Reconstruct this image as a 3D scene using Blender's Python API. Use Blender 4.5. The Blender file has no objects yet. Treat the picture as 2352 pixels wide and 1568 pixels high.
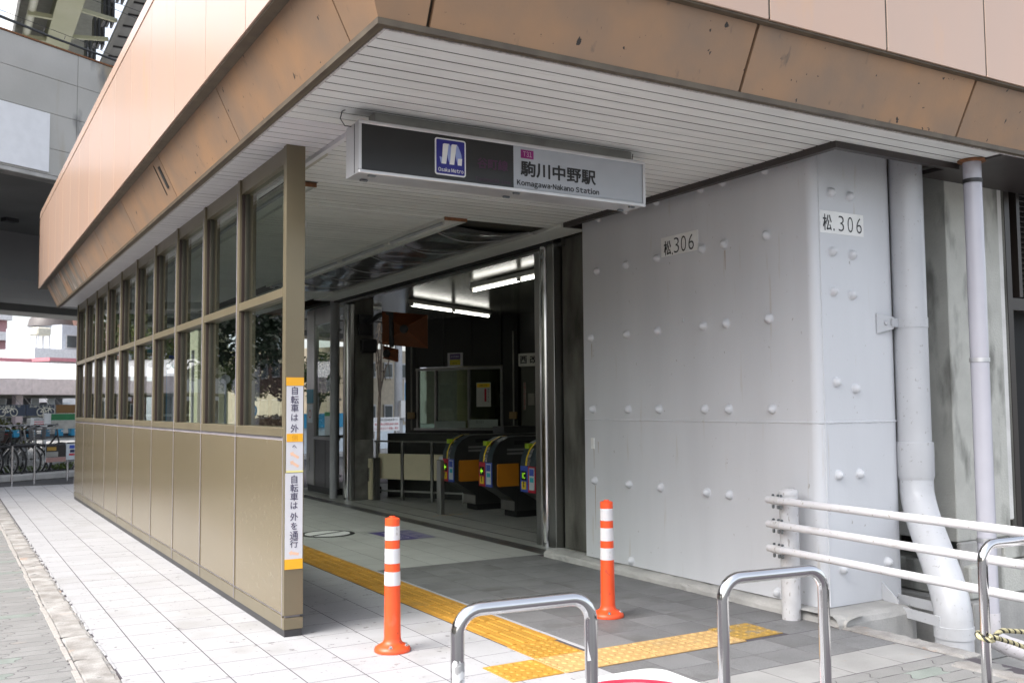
import bpy, bmesh, math, random
from mathutils import Matrix, Vector
random.seed(7)
S = bpy.context.scene
COL = S.collection
R = math.radians

# ---------------------------------------------------------------- camera
cd = bpy.data.cameras.new('camera'); cam = bpy.data.objects.new('camera', cd); COL.objects.link(cam)
S.camera = cam
cd.sensor_width = 36; cd.lens = 36 * 2238 / 2352; cd.clip_start = .05; cd.clip_end = 3000
cd.dof.use_dof = True; cd.dof.focus_distance = 6.0; cd.dof.aperture_fstop = 5.0
EYE = 1.32
cam.matrix_world = Matrix(((.863199, -.025921, -.504198, 0), (-.504781, -.061176, -.861077, 0), (-.008525, .997790, -.065892, EYE), (0, 0, 0, 1)))

# ---------------------------------------------------------------- light
SUN_EL, SUN_AZ = R(50), R(266)          # azimuth: compass style, from +Y clockwise
w = bpy.data.worlds.new('World'); S.world = w; w.use_nodes = True
nt = w.node_tree; nt.nodes.clear()
sky = nt.nodes.new('ShaderNodeTexSky'); sky.sky_type = 'NISHITA'; sky.sun_disc = False
sky.sun_elevation = SUN_EL; sky.sun_rotation = SUN_AZ; sky.air_density = 1.0; sky.dust_density = 4.0; sky.ozone_density = 1.0
hs = nt.nodes.new('ShaderNodeHueSaturation'); hs.inputs['Saturation'].default_value = .42
bg = nt.nodes.new('ShaderNodeBackground'); bg.inputs['Strength'].default_value = .15
wo = nt.nodes.new('ShaderNodeOutputWorld')
nt.links.new(sky.outputs[0], hs.inputs['Color']); nt.links.new(hs.outputs[0], bg.inputs[0]); nt.links.new(bg.outputs[0], wo.inputs[0])
sd = bpy.data.lights.new('sun', 'SUN'); sd.energy = 1.1; sd.angle = R(34); sd.color = (1, .985, .965)
sun = bpy.data.objects.new('sun', sd); COL.objects.link(sun)
sdir = Vector((math.sin(SUN_AZ) * math.cos(SUN_EL), math.cos(SUN_AZ) * math.cos(SUN_EL), math.sin(SUN_EL)))
sun.rotation_euler = sdir.to_track_quat('Z', 'Y').to_euler(); sun.location = sdir * 60
S.view_settings.view_transform = 'Standard'; S.view_settings.look = 'None'
S.view_settings.exposure = 1.58; S.view_settings.gamma = 1
S.cycles.max_bounces = 10; S.cycles.transparent_max_bounces = 16; S.cycles.diffuse_bounces = 5
S.cycles.caustics_reflective = False; S.cycles.caustics_refractive = False
S.cycles.sample_clamp_indirect = 6

# ---------------------------------------------------------------- materials
MATS = {}
def mat(name, col, rough=.5, metal=0., var=.08, scale=6., stretch=(1, 1, 1), col2=None, spec=.5, rand=0., bump=0., bscale=60., speck=0., sscale=180.,
        spots=None, emit=None, coat=0., mixlo=.35, mixhi=.65, bstretch=(1, 1, 1), rvar=0., streak=None):
    if name in MATS: return MATS[name]
    m = bpy.data.materials.new(name); m.use_nodes = True; MATS[name] = m
    n = m.node_tree.nodes; l = m.node_tree.links; p = n['Principled BSDF']
    p.inputs['Roughness'].default_value = rough; p.inputs['Metallic'].default_value = metal
    p.inputs['Specular IOR Level'].default_value = spec; p.inputs['Coat Weight'].default_value = coat; p.inputs['Coat Roughness'].default_value = .18
    tc = n.new('ShaderNodeTexCoord'); oi = n.new('ShaderNodeObjectInfo')
    off = n.new('ShaderNodeVectorMath'); off.operation = 'MULTIPLY_ADD'
    cmb = n.new('ShaderNodeCombineXYZ')
    for k in range(3): l.new(oi.outputs['Random'], cmb.inputs[k])
    off.inputs[1].default_value = (37, 53, 29) if rand else (0, 0, 0)
    l.new(cmb.outputs[0], off.inputs[0]); l.new(tc.outputs['Object'], off.inputs[2])
    def noise(sc, st, detail=4.):
        mp = n.new('ShaderNodeMapping'); mp.inputs['Scale'].default_value = st; l.new(off.outputs[0], mp.inputs[0])
        t = n.new('ShaderNodeTexNoise'); t.inputs['Scale'].default_value = sc; t.inputs['Detail'].default_value = detail
        l.new(mp.outputs[0], t.inputs['Vector']); return t
    c1 = tuple(max(0, c * (1 - var)) for c in col); c2 = tuple(min(1, c * (1 + var)) for c in col)
    if col2: c1, c2 = col, col2
    t = noise(scale, stretch)
    rp = n.new('ShaderNodeValToRGB'); rp.color_ramp.elements[0].position = mixlo; rp.color_ramp.elements[1].position = mixhi
    rp.color_ramp.elements[0].color = (*c1, 1); rp.color_ramp.elements[1].color = (*c2, 1)
    l.new(t.outputs['Fac'], rp.inputs[0]); out = rp.outputs[0]
    def mixc(a, b, fac, mode='MULTIPLY'):
        x = n.new('ShaderNodeMix'); x.data_type = 'RGBA'; x.blend_type = mode
        for s, v in ((x.inputs[6], a), (x.inputs[7], b), (x.inputs[0], fac)):
            if hasattr(v, 'links'): l.new(v, s)
            elif isinstance(v, tuple): s.default_value = (*v, 1)
            else: s.default_value = v
        return x.outputs[2]
    if speck:
        t2 = noise(sscale, (1, 1, 1), 2.); r2 = n.new('ShaderNodeMapRange'); r2.inputs[1].default_value = .3; r2.inputs[2].default_value = .7
        r2.inputs[3].default_value = 1 - speck; r2.inputs[4].default_value = 1 + speck
        l.new(t2.outputs['Fac'], r2.inputs[0]); cc = n.new('ShaderNodeCombineColor')
        for k in range(3): l.new(r2.outputs[0], cc.inputs[k])
        out = mixc(out, cc.outputs[0], 1.)
    if rand:
        r3 = n.new('ShaderNodeMapRange'); r3.inputs[3].default_value = 1 - rand; r3.inputs[4].default_value = 1 + rand
        l.new(oi.outputs['Random'], r3.inputs[0]); cc = n.new('ShaderNodeCombineColor')
        for k in range(3): l.new(r3.outputs[0], cc.inputs[k])
        out = mixc(out, cc.outputs[0], 1.)
    for sp in ([streak] if streak else []) + (list(spots) if spots else []):
        sc, st, thr, wid, c = sp
        t4 = noise(sc, st, 5.); r4 = n.new('ShaderNodeMapRange'); r4.inputs[1].default_value = thr; r4.inputs[2].default_value = thr + wid
        l.new(t4.outputs['Fac'], r4.inputs[0]); out = mixc(out, c, r4.outputs[0], 'MIX')
    l.new(out, p.inputs['Base Color'])
    if rvar:
        t6 = noise(scale * 1.7, stretch); r6 = n.new('ShaderNodeMapRange'); r6.inputs[3].default_value = max(.02, rough - rvar); r6.inputs[4].default_value = rough + rvar
        l.new(t6.outputs['Fac'], r6.inputs[0]); l.new(r6.outputs[0], p.inputs['Roughness'])
    if bump:
        t5 = noise(bscale, bstretch, 3.); b = n.new('ShaderNodeBump'); b.inputs['Strength'].default_value = min(1, bump); b.inputs['Distance'].default_value = .004
        l.new(t5.outputs['Fac'], b.inputs['Height']); l.new(b.outputs[0], p.inputs['Normal'])
    if emit:
        p.inputs['Emission Color'].default_value = (*emit[0], 1); p.inputs['Emission Strength'].default_value = emit[1]
    return m

def glass(name, tint, ior=1.5, boost=1.):
    if name in MATS: return MATS[name]
    m = bpy.data.materials.new(name); m.use_nodes = True; MATS[name] = m
    n = m.node_tree.nodes; l = m.node_tree.links; n.clear()
    tr = n.new('ShaderNodeBsdfTransparent'); tr.inputs[0].default_value = (*tint, 1)
    gl = n.new('ShaderNodeBsdfGlossy'); gl.inputs['Roughness'].default_value = .01; gl.inputs[0].default_value = (1, 1, 1, 1)
    fr = n.new('ShaderNodeFresnel'); fr.inputs[0].default_value = ior
    ge = n.new('ShaderNodeNewGeometry'); sub = n.new('ShaderNodeMath'); sub.operation = 'SUBTRACT'; sub.inputs[0].default_value = 1
    l.new(ge.outputs['Backfacing'], sub.inputs[1]); mu = n.new('ShaderNodeMath'); mu.operation = 'MULTIPLY'
    l.new(fr.outputs[0], mu.inputs[0]); l.new(sub.outputs[0], mu.inputs[1])
    mu2 = n.new('ShaderNodeMath'); mu2.operation = 'MULTIPLY'; mu2.inputs[1].default_value = boost; l.new(mu.outputs[0], mu2.inputs[0])
    mx = n.new('ShaderNodeMixShader'); l.new(mu2.outputs[0], mx.inputs[0]); l.new(tr.outputs[0], mx.inputs[1]); l.new(gl.outputs[0], mx.inputs[2])
    o = n.new('ShaderNodeOutputMaterial'); l.new(mx.outputs[0], o.inputs[0]); return m

TAN = mat('tan panel paint', (.52, .35, .26), .25, scale=2.2, stretch=(1, 1, .35), col2=(.48, .345, .27), mixlo=.3, mixhi=.75, spec=.6, rand=.03,
          spots=[(3.2, (1, 1, .3), .62, .15, (.58, .36, .22))])
BAND = mat('tan band paint', (.42, .25, .14), .42, scale=2.6, col2=(.29, .205, .145), mixlo=.33, mixhi=.7, bump=.15, bscale=50, rand=.03,
           spots=[(20, (1, 1, .8), .695, .012, (.035, .03, .028)), (7, (2.2, 2.2, .5), .66, .12, (.17, .13, .10))])
BRONZE = mat('bronze trim', (.075, .055, .035), .5, col2=(.11, .085, .055), scale=9, bump=.1)
FRAME = mat('bronze frame paint', (.18, .152, .096), .34, metal=.25, var=.05, scale=3, rvar=.05)
PANEL = mat('bronze panel paint', (.25, .203, .122), .22, metal=.45, var=.03, scale=.8, rand=.04, spots=[(45, (1, 1, .6), .665, .03, (.34, .30, .22)), (3, (1, 1, 2.5), .62, .2, (.215, .18, .115))])
JOINT = mat('joint strip', (.33, .31, .34), .45)
GASKET = mat('gasket', (.035, .022, .018), .6)
SOFF = mat('soffit board paint', (.75, .76, .74), .5, var=.05, scale=5, stretch=(.6, 2, 1), rand=.025, spots=[(7, (.5, 5, 1), .63, .15, (.60, .60, .56))])
SOFFW = mat('new soffit paint', (.72, .71, .73), .34, var=.03, rand=.02)
SOFFD = mat('inner ceiling paint', (.70, .71, .67), .45, var=.06, scale=4, rand=.03)
SLOT = mat('soffit groove', (.035, .033, .022), .8)
STEEL = mat('grey pier paint', (.61, .622, .645), .4, var=.035, scale=2, stretch=(1.5, 1.5, .25), bump=.15, bscale=70, streak=(5, (3, 3, .25), .7, .25, (.50, .48, .45)),
            spots=[(30, (1, 1, .7), .71, .04, (.38, .37, .36)), (6, (3, 3, .25), .66, .14, (.50, .465, .41))])
PLATE = mat('number plate', (.80, .80, .785), .4)
INK = mat('black ink', (.02, .021, .023), .5)
WHITEP = mat('white pipe paint', (.50, .51, .53), .3, var=.03, scale=4, spots=[(40, (1, 1, 1), .65, .05, (.36, .36, .36)), (4, (1, 1, .3), .6, .2, (.43, .43, .43))])
LILAC = mat('lilac pipe', (.48, .475, .525), .22, var=.02)
RAILW = mat('white rail paint', (.60, .595, .615), .35, var=.03, spots=[(60, (1, 1, .6), .65, .04, (.36, .33, .30)), (12, (1, .4, 1), .64, .1, (.46, .44, .43))])
POSTW = mat('chipped white paint', (.55, .545, .55), .45, var=.06, scale=14, spots=[(55, (1, 1, .35), .62, .04, (.36, .34, .33)), (9, (1, 1, .5), .72, .08, (.5, .4, .32))])
INOX = mat('stainless steel', (.66, .66, .67), .11, metal=1, var=.04, scale=6)
INOXB = mat('brushed stainless', (.42, .42, .41), .3, metal=1, var=.12, scale=3, stretch=(1, 1, .2), rvar=.06)
ALU = mat('aluminium', (.60, .60, .61), .38, metal=.7, var=.05, scale=8, stretch=(1, 1, .3))
DARKM = mat('dark metal', (.05, .05, .052), .45, metal=.4)
BOLT = mat('bolt steel', (.16, .18, .19), .4, metal=.7)
CONC = mat('concrete', (.34, .335, .32), .85, col2=(.46, .45, .43), scale=3.5, bump=.6, bscale=45, speck=.08, spots=[(2.6, (1, 1, .4), .6, .2, (.2, .195, .185))])
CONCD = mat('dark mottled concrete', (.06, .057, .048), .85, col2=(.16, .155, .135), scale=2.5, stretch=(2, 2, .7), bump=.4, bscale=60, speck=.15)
KERB = mat('worn kerb concrete', (.22, .205, .19), .88, col2=(.36, .35, .335), scale=7, bump=.8, bscale=50, speck=.15, spots=[(5, (1, 1, 1), .63, .1, (.33, .25, .2)), (14, (1, 1, 1), .66, .05, (.17, .165, .16))], rand=.05)
STUCCO = mat('rough stucco', (.50, .50, .46), .9, var=.06, bump=1., bscale=70, spots=[(3, (1.5, 1.5, .5), .5, .12, (.22, .22, .20))])
TILEW = mat('white paving tile', (.385, .385, .395), .6, var=.035, scale=4, rand=.035, bump=.15, bscale=120, speck=.03, spots=[(2.2, (1, 1, 1), .56, .2, (.31, .305, .30)), (19, (1, 1, 1), .655, .04, (.20, .195, .195)), (70, (1, 1, 1), .66, .05, (.24, .235, .235))])
TILEG = mat('grey paving tile', (.40, .405, .39), .45, var=.06, scale=3, rand=.06, speck=.05, bump=.1, bscale=120)
TILED = mat('dark paving tile', (.165, .165, .167), .6, var=.12, scale=2.5, rand=.09, speck=.35, sscale=260, bump=.25, bscale=160, spots=[(4, (1, 1, 1), .55, .2, (.105, .103, .10))])
SLAB = mat('plain slab', (.27, .267, .26), .75, var=.08, scale=5, rand=.06, speck=.06, spots=[(6, (1, 1, 1), .62, .12, (.33, .24, .17)), (3, (1, 1, 1), .57, .15, (.17, .165, .16))])
GROUT = mat('dark joint bed', (.075, .066, .075), .95)
PAVER = mat('interlocking paver', (.215, .213, .208), .8, var=.06, scale=5, rand=.07, speck=.12, bump=.5, bscale=90, spots=[(2.5, (1, 1, 1), .64, .15, (.30, .25, .21))])
PAVEG = mat('green interlocking paver', (.195, .22, .20), .8, var=.1, rand=.08, speck=.12, bump=.5, bscale=90)
ASPH = mat('asphalt', (.075, .075, .077), .9, col2=(.11, .11, .11), scale=.6, speck=.25, sscale=90)
YELT = mat('yellow tactile', (.43, .225, .032), .55, var=.1, scale=6, rand=.05, bump=.15, bscale=120, spots=[(5, (1, 1, 1), .6, .15, (.36, .20, .04))])
YELP = mat('faded tactile', (.47, .295, .115), .6, var=.08, scale=8, rand=.06, spots=[(7, (1, 1, 1), .6, .12, (.38, .26, .12))])
YELK = mat('dirty tactile', (.36, .22, .045), .6, var=.1, scale=8, spots=[(9, (1, 1, 1), .53, .12, (.21, .19, .15))])
ORANGE = mat('orange plastic', (.80, .085, .02), .38, var=.04, scale=9, spots=[(30, (1, 1, 1), .63, .06, (.50, .06, .025)), (9, (1, 1, .6), .64, .1, (.72, .14, .07))])
REFL = mat('white reflective band', (.60, .60, .62), .35, var=.02, spots=[(34, (1, 1, .6), .64, .06, (.42, .40, .39))])
PAPER = mat('white paper', (.62, .62, .65), .6, var=.015)
TAPE = mat('orange tape', (.86, .42, .02), .35, var=.05)
TAPEY = mat('pale yellow tape', (.8, .74, .3), .4)
SALMON = mat('salmon print', (.80, .52, .36), .6)
CHARB = mat('dark lilac print', (.06, .05, .10), .6)
BLACKF = mat('black sign film', (.012, .012, .012), .28, var=.1)
GREYF = mat('grey sign acrylic', (.42, .45, .49), .25, var=.03)
BLUE = mat('emblem blue', (.012, .013, .22), .3)
PALEB = mat('emblem pale blue', (.29, .36, .66), .35)
WHT = mat('white print', (.78, .78, .77), .35)
MAG = mat('magenta print', (.24, .008, .15), .35)
MAGD = mat('dim purple print', (.055, .009, .045), .35)
ORFLAP = mat('orange flap', (.55, .20, .012), .5, var=.06)
GATEG = mat('dark gate body', (.06, .062, .058), .3, metal=.4, var=.1)
GATEB = mat('slate gate head', (.035, .055, .065), .35)
RED = mat('red print', (.48, .018, .04), .4); BLU = mat('blue print', (.05, .10, .48), .4); CYA = mat('cyan print', (.04, .45, .55), .4)
PALE = mat('pale print', (.62, .68, .72), .4); YEL = mat('yellow print', (.85, .6, .02), .4)
LED = mat('green led', (.05, .2, .01), .4, emit=((.25, .6, .02), .5))
CREAM = mat('cream panel', (.62, .55, .38), .45, var=.03)
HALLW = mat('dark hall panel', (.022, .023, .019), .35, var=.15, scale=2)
HALLC = mat('hall ceiling', (.20, .20, .17), .2, var=.05, rand=.03)
HALLF = mat('hall floor tile', (.28, .285, .27), .4, var=.08, rand=.06, speck=.06)
LAMP = mat('fluorescent tube', (.9, .9, .9), .4, emit=((1, .98, .9), 3.2))
FIXW = mat('lamp fixture', (.6, .6, .56), .4)
FILM = mat('plastic film', (.07, .07, .072), .16, var=.2, scale=2, spec=.7)
FILMS = mat('film fold', (.42, .42, .42), .3)
SASH = mat('dark sash', (.075, .068, .05), .4, metal=.2)
GLASS = glass('window glass', (.80, .84, .81), 1.5, 1.0)
GLASD = glass('office glass', (.45, .5, .42), 1.5)
PEACH = mat('tape', (.5, .48, .4), .5)
RUST = mat('rusty edge', (.20, .085, .035), .8, var=.3, scale=30)
TARP = mat('orange mirror shell', (.17, .045, .008), .5)

# ---------------------------------------------------------------- geometry helpers
class MB:
    def __init__(s): s.v = []; s.f = []; s.sm = []
    def add(s, vs, fs, smooth=False):
        o = len(s.v); s.v += [tuple(p) for p in vs]
        for f in fs: s.f.append(tuple(o + i for i in f)); s.sm.append(smooth)
        return s
    def box(s, x0, x1, y0, y1, z0, z1, c=0.):
        if x0 > x1: x0, x1 = x1, x0
        if y0 > y1: y0, y1 = y1, y0
        if z0 > z1: z0, z1 = z1, z0
        return s.obox(((x0 + x1) / 2, (y0 + y1) / 2, (z0 + z1) / 2), ((x1 - x0) / 2, (y1 - y0) / 2, (z1 - z0) / 2), c=c)
    def obox(s, ce, h, ax=((1, 0, 0), (0, 1, 0), (0, 0, 1)), c=0.):
        ce = Vector(ce); A = [Vector(a) for a in ax]
        P = lambda q: ce + A[0] * q[0] + A[1] * q[1] + A[2] * q[2]
        if not c:
            vs = [P((sx * h[0], sy * h[1], sz * h[2])) for sx in (-1, 1) for sy in (-1, 1) for sz in (-1, 1)]
            return s.add(vs, [(0, 1, 3, 2), (4, 6, 7, 5), (0, 4, 5, 1), (2, 3, 7, 6), (0, 2, 6, 4), (1, 5, 7, 3)])
        idx = {}; vs = []
        for sx in (-1, 1):
            for sy in (-1, 1):
                for sz in (-1, 1):
                    sg = (sx, sy, sz)
                    for a in range(3):
                        idx[sg + (a,)] = len(vs); vs.append(P([sg[k] * (h[k] - (0 if k == a else c)) for k in range(3)]))
        fs = []
        for a in range(3):
            b, d = (a + 1) % 3, (a + 2) % 3
            for sg in (-1, 1):
                q = []
                for (p, r) in ((-1, -1), (1, -1), (1, 1), (-1, 1)):
                    t = [0, 0, 0]; t[a] = sg; t[b] = p; t[d] = r; q.append(idx[tuple(t) + (a,)])
                fs.append(tuple(q))
            for p in (-1, 1):
                for r in (-1, 1):
                    t0 = [0, 0, 0]; t0[a] = p; t0[b] = r; t1 = list(t0); t0[d] = -1; t1[d] = 1
                    fs.append((idx[tuple(t0) + (a,)], idx[tuple(t1) + (a,)], idx[tuple(t1) + (b,)], idx[tuple(t0) + (b,)]))
        for sx in (-1, 1):
            for sy in (-1, 1):
                for sz in (-1, 1): fs.append(tuple(idx[(sx, sy, sz, a)] for a in range(3)))
        return s.add(vs, fs)
    def tube(s, pts, r, n=12, caps=True, closed=False):
        pts = [Vector(p) for p in pts]; m = len(pts); rr = r if isinstance(r, (list, tuple)) else [r] * m
        vs = []; up = None
        for i, p in enumerate(pts):
            if closed: d = pts[(i + 1) % m] - pts[i - 1]
            else: d = pts[min(i + 1, m - 1)] - pts[max(i - 1, 0)]
            d.normalize()
            if up is None:
                up = Vector((0, 0, 1)) if abs(d.z) < .9 else Vector((1, 0, 0))
            a = up - d * up.dot(d); a.normalize(); up = a; b = d.cross(a)
            for k in range(n):
                t = 2 * math.pi * k / n; vs.append(p + (a * math.cos(t) + b * math.sin(t)) * rr[i])
        fs = []
        for i in range(m if closed else m - 1):
            j = (i + 1) % m
            for k in range(n): fs.append((i * n + k, i * n + (k + 1) % n, j * n + (k + 1) % n, j * n + k))
        s.add(vs, fs, True)
        if caps and not closed:
            s.add(vs[:n], [tuple(range(n))]); s.add(vs[-n:], [tuple(range(n))])
        return s
    def lathe(s, prof, ce, n=24, ax=((1, 0, 0), (0, 1, 0), (0, 0, 1))):
        ce = Vector(ce); A = [Vector(a) for a in ax]; vs = []; fs = []
        for (r, z) in prof:
            for k in range(n):
                t = 2 * math.pi * k / n; vs.append(ce + A[0] * (r * math.cos(t)) + A[1] * (r * math.sin(t)) + A[2] * z)
        for i in range(len(prof) - 1):
            for k in range(n): fs.append((i * n + k, i * n + (k + 1) % n, (i + 1) * n + (k + 1) % n, (i + 1) * n + k))
        s.add(vs, fs, True); s.add(vs[:n], [tuple(range(n))]); s.add(vs[-n:], [tuple(range(n))]); return s
    def prism(s, a, b, smooth=False):        # two matching loops of 3D points
        n = len(a); s.add(list(a) + list(b), [tuple(range(n)), tuple(range(n, 2 * n))])
        s.add(list(a) + list(b), [(i, (i + 1) % n, n + (i + 1) % n, n + i) for i in range(n)], smooth); return s
    def mesh(s, name, m):
        me = bpy.data.meshes.new(name); me.from_pydata(s.v, [], s.f)
        bm = bmesh.new(); bm.from_mesh(me); bmesh.ops.remove_doubles(bm, verts=bm.verts, dist=1e-5)
        bmesh.ops.recalc_face_normals(bm, faces=bm.faces); bm.to_mesh(me); bm.free()
        if any(s.sm):
            if all(s.sm) or len(me.polygons) != len(s.sm): me.polygons.foreach_set('use_smooth', [True] * len(me.polygons))
            else: me.polygons.foreach_set('use_smooth', s.sm)
            try: me.set_sharp_from_angle(angle=R(38))
            except Exception: pass
        me.materials.append(m); return me
    def build(s, name, m, parent=None): return link(name, s.mesh(name, m), parent)
def rootmat(o): return ROOTM.get(o.name, Matrix())
ROOTM = {}
def link(name, me, parent=None, loc=None, rz=0.):
    o = bpy.data.objects.new(name, me); COL.objects.link(o)
    if loc is not None: o.location = loc
    if rz: o.rotation_euler = (0, 0, rz)
    if parent is not None:
        o.parent = parent; o.matrix_parent_inverse = rootmat(parent).inverted()
        if loc is not None: ROOTM[o.name] = Matrix.Translation(loc) @ Matrix.Rotation(rz, 4, 'Z')
    return o
def tag(o, label=None, cat=None, group=None, kind=None):
    if label: o['label'] = label
    if cat: o['category'] = cat
    if group: o['group'] = group
    if kind: o['kind'] = kind
    return o
def thing(name, label, cat, loc=(0, 0, 0), group=None):
    o = bpy.data.objects.new(name, None); COL.objects.link(o); o.location = loc; o.empty_display_size = .1
    ROOTM[o.name] = Matrix.Translation(loc); return tag(o, label, cat, group)
def struct(name, mb, m, label=None): return tag(mb.build(name, m), kind='structure', label=label)
def dup(root, loc, rz=None, label=None):
    r = root.copy(); COL.objects.link(r); r.location = loc
    if rz is not None: r.rotation_euler = (0, 0, rz)
    if label: r['label'] = label
    for ch in list(root.children):
        c = ch.copy(); COL.objects.link(c); c.parent = r
        for g in list(ch.children):
            d = g.copy(); COL.objects.link(d); d.parent = c
    return r
def box(name, m, parent, *a, c=0.): return MB().box(*a, c=c).build(name, m, parent)

TXT = {}
def glyphs(body, bold=0., cjk=False):
    key = (body, bold)
    if key in TXT: return TXT[key]
    cu = bpy.data.curves.new('txt', 'FONT'); cu.body = body; cu.size = 1; cu.offset = bold; cu.resolution_u = 4
    cu.align_x = 'CENTER'
    o = bpy.data.objects.new('txt', cu)
    me = o.to_mesh(); vs = [v.co.copy() for v in me.vertices]; fs = [tuple(p.vertices) for p in me.polygons]
    o.to_mesh_clear(); bpy.data.objects.remove(o); bpy.data.curves.remove(cu)
    if not vs: vs = [Vector((0, 0, 0))]; fs = []
    TXT[key] = (vs, fs); return TXT[key]
def text(mb, body, ce, right, up, w=None, h=None, bold=0.):
    vs, fs = glyphs(body, min(bold, 0.))
    x0 = min(v.x for v in vs); x1 = max(v.x for v in vs); y0 = min(v.y for v in vs); y1 = max(v.y for v in vs)
    dx = max(x1 - x0, 1e-6); dy = max(y1 - y0, 1e-6)
    sx = w / dx if w else h / dy; sy = h / dy if h else sx
    ce = Vector(ce); right = Vector(right); up = Vector(up)
    nrm = right.cross(up); offs = [(0, 0)] if bold <= 0 else [(0, 0), (1, 0), (-1, 0), (0, 1), (0, -1), (.7, .7), (-.7, .7), (.7, -.7), (-.7, -.7)]
    for k, (ox, oy) in enumerate(offs):
        mb.add([ce + nrm * (.00012 * k) + right * ((v.x + ox * bold - (x0 + x1) / 2) * sx) + up * ((v.y + oy * bold - (y0 + y1) / 2) * sy) for v in vs], fs)
    return mb
def latin(mb, body, ce, right, up, w, h, bold=0.):
    xs_ = 0; out = []
    for ch in body:
        if ch == ' ': xs_ += .26; continue
        vs, fs = glyphs(chr(ord(ch) + 0xFEE0) if '!' <= ch <= '~' else ch); a = min(v.x for v in vs); b = max(v.x for v in vs)
        if ch == '･': a -= .04; b += .04
        k = .86 if ch not in 'il1It' else 1
        out.append((vs, fs, xs_ - a * k, k)); xs_ += (b - a) * k + .115
    xs_ -= .115; ys = [v.y for o in out for v in o[0]]; y0, y1 = min(ys), max(ys); sx, sy = w / xs_, h / (y1 - y0)
    ce = Vector(ce); right = Vector(right); up = Vector(up); nrm = right.cross(up)
    offs = [(0, 0)] if bold <= 0 else [(0, 0), (1, 0), (-1, 0), (0, 1), (0, -1), (.7, .7), (-.7, .7), (.7, -.7), (-.7, -.7)]
    for vs, fs, ox, kx in out:
        for k, (bx_, by_) in enumerate(offs): mb.add([ce + nrm * (.00012 * k) + right * ((v.x * kx + ox + bx_ * bold - xs_ / 2) * sx) + up * ((v.y + by_ * bold - (y0 + y1) / 2) * sy) for v in vs], fs)
    return mb
def lettering(body, m, parent, ce, right, up, w=None, h=None, bold=0., name='lettering'):
    return text(MB(), body, ce, right, up, w, h, bold).build(name, m, parent)
XR, YR, ZU = (1, 0, 0), (0, 1, 0), (0, 0, 1)
# the side street's frame: everything across the junction is square to these two directions
UX, UY = -.49537, .86867
def W(v, u, z=0.): return (UY * v + UX * u, -UX * v + UY * u, z)
VA, UA = (UY, -UX, 0), (UX, UY, 0)
def wbox(mb, v0, v1, u0, u1, z0, z1, c=0.):
    return mb.obox(W((v0 + v1) / 2, (u0 + u1) / 2, (z0 + z1) / 2), (abs(v1 - v0) / 2, abs(u1 - u0) / 2, abs(z1 - z0) / 2), (VA, UA, ZU), c)

# ================================================================ GROUND
g = MB()
for (x0, x1, y0, y1) in ((-600, 4.62, -600, 900), (4.62, 600, 4.75, 900), (7.6, 600, -600, 4.75), (4.62, 7.6, -600, -1)):
    g.add([(x0, y0, -.03), (x1, y0, -.03), (x1, y1, -.03), (x0, y1, -.03)], [(0, 1, 2, 3)])
struct('ground', g, ASPH)
struct('pit_floor', MB().box(4.62, 7.6, -1, 4.75, -.6, -.42), CONC)

# white pavement
T = .3005
XJ, YJ = 1.853, 4.930           # a joint crossing
walk = struct('sidewalk', MB().box(.80, 2.722, 2.2, 19.0, -.028, -.0003), GROUT)
tm = {}
def tile_mesh(key, dx, dy, th, m, c=.0025):
    if key not in tm: tm[key] = MB().box(-dx / 2, dx / 2, -dy / 2, dy / 2, -th, 0, c=c).mesh('tile', m)
    return tm[key]
def jig(a): return random.uniform(-a, a)
xs = [.803, .968, 1.265, 1.5585, 1.853, 2.150, 2.447, 2.720]
rest = MB(); cnt = 0
for j in range(-9, 47):
    y0 = YJ + j * T; y1 = y0 + T
    for i in range(len(xs) - 1):
        if y1 < 4.10 and i > 5: continue
        a, b = xs[i] + .0030, xs[i + 1] - .0030
        vis = y0 > 2.9 and not (y0 > 5.9 and 1.84 < (xs[i] + xs[i + 1]) / 2)
        z = random.uniform(0, .0006)
        if vis and cnt < 296:
            me = tile_mesh(('w', i), b - a, T - .0058, .02, TILEW, .0004)
            link('paving_tile', me, walk, ((a + b) / 2, (y0 + y1) / 2 + .0, z)); cnt += 1
        else: rest.box(a, b, y0 + .0029, y1 - .0029, -.02, z)
tag(rest.build('paving_tile_field', TILEW, walk), kind='stuff')

# grey tiled passage floor
pas = struct('passage_floor', MB().box(2.722, 4.66, 2.2, 19.0, -.028, -.0004), GROUT)
cnt = 0; rest = MB()
xs2 = [3.052 + k * .268 for k in range(7)]
for j in range(0, 39):
    y0 = 7.462 + j * T; y1 = y0 + T
    for i in range(6):
        a, b = xs2[i] + .0026, xs2[i + 1] - .0026
        if cnt < 240:
            link('floor_tile', tile_mesh(('g', i), b - a, T - .0046, .02, TILEG, .0006), pas, ((a + b) / 2, (y0 + y1) / 2, random.uniform(0, .0005))); cnt += 1
        else: rest.box(a, b, y0 + .0023, y1 - .0023, -.02, .0003)
tag(rest.build('floor_tile_field', TILEG, pas), kind='stuff')
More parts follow.
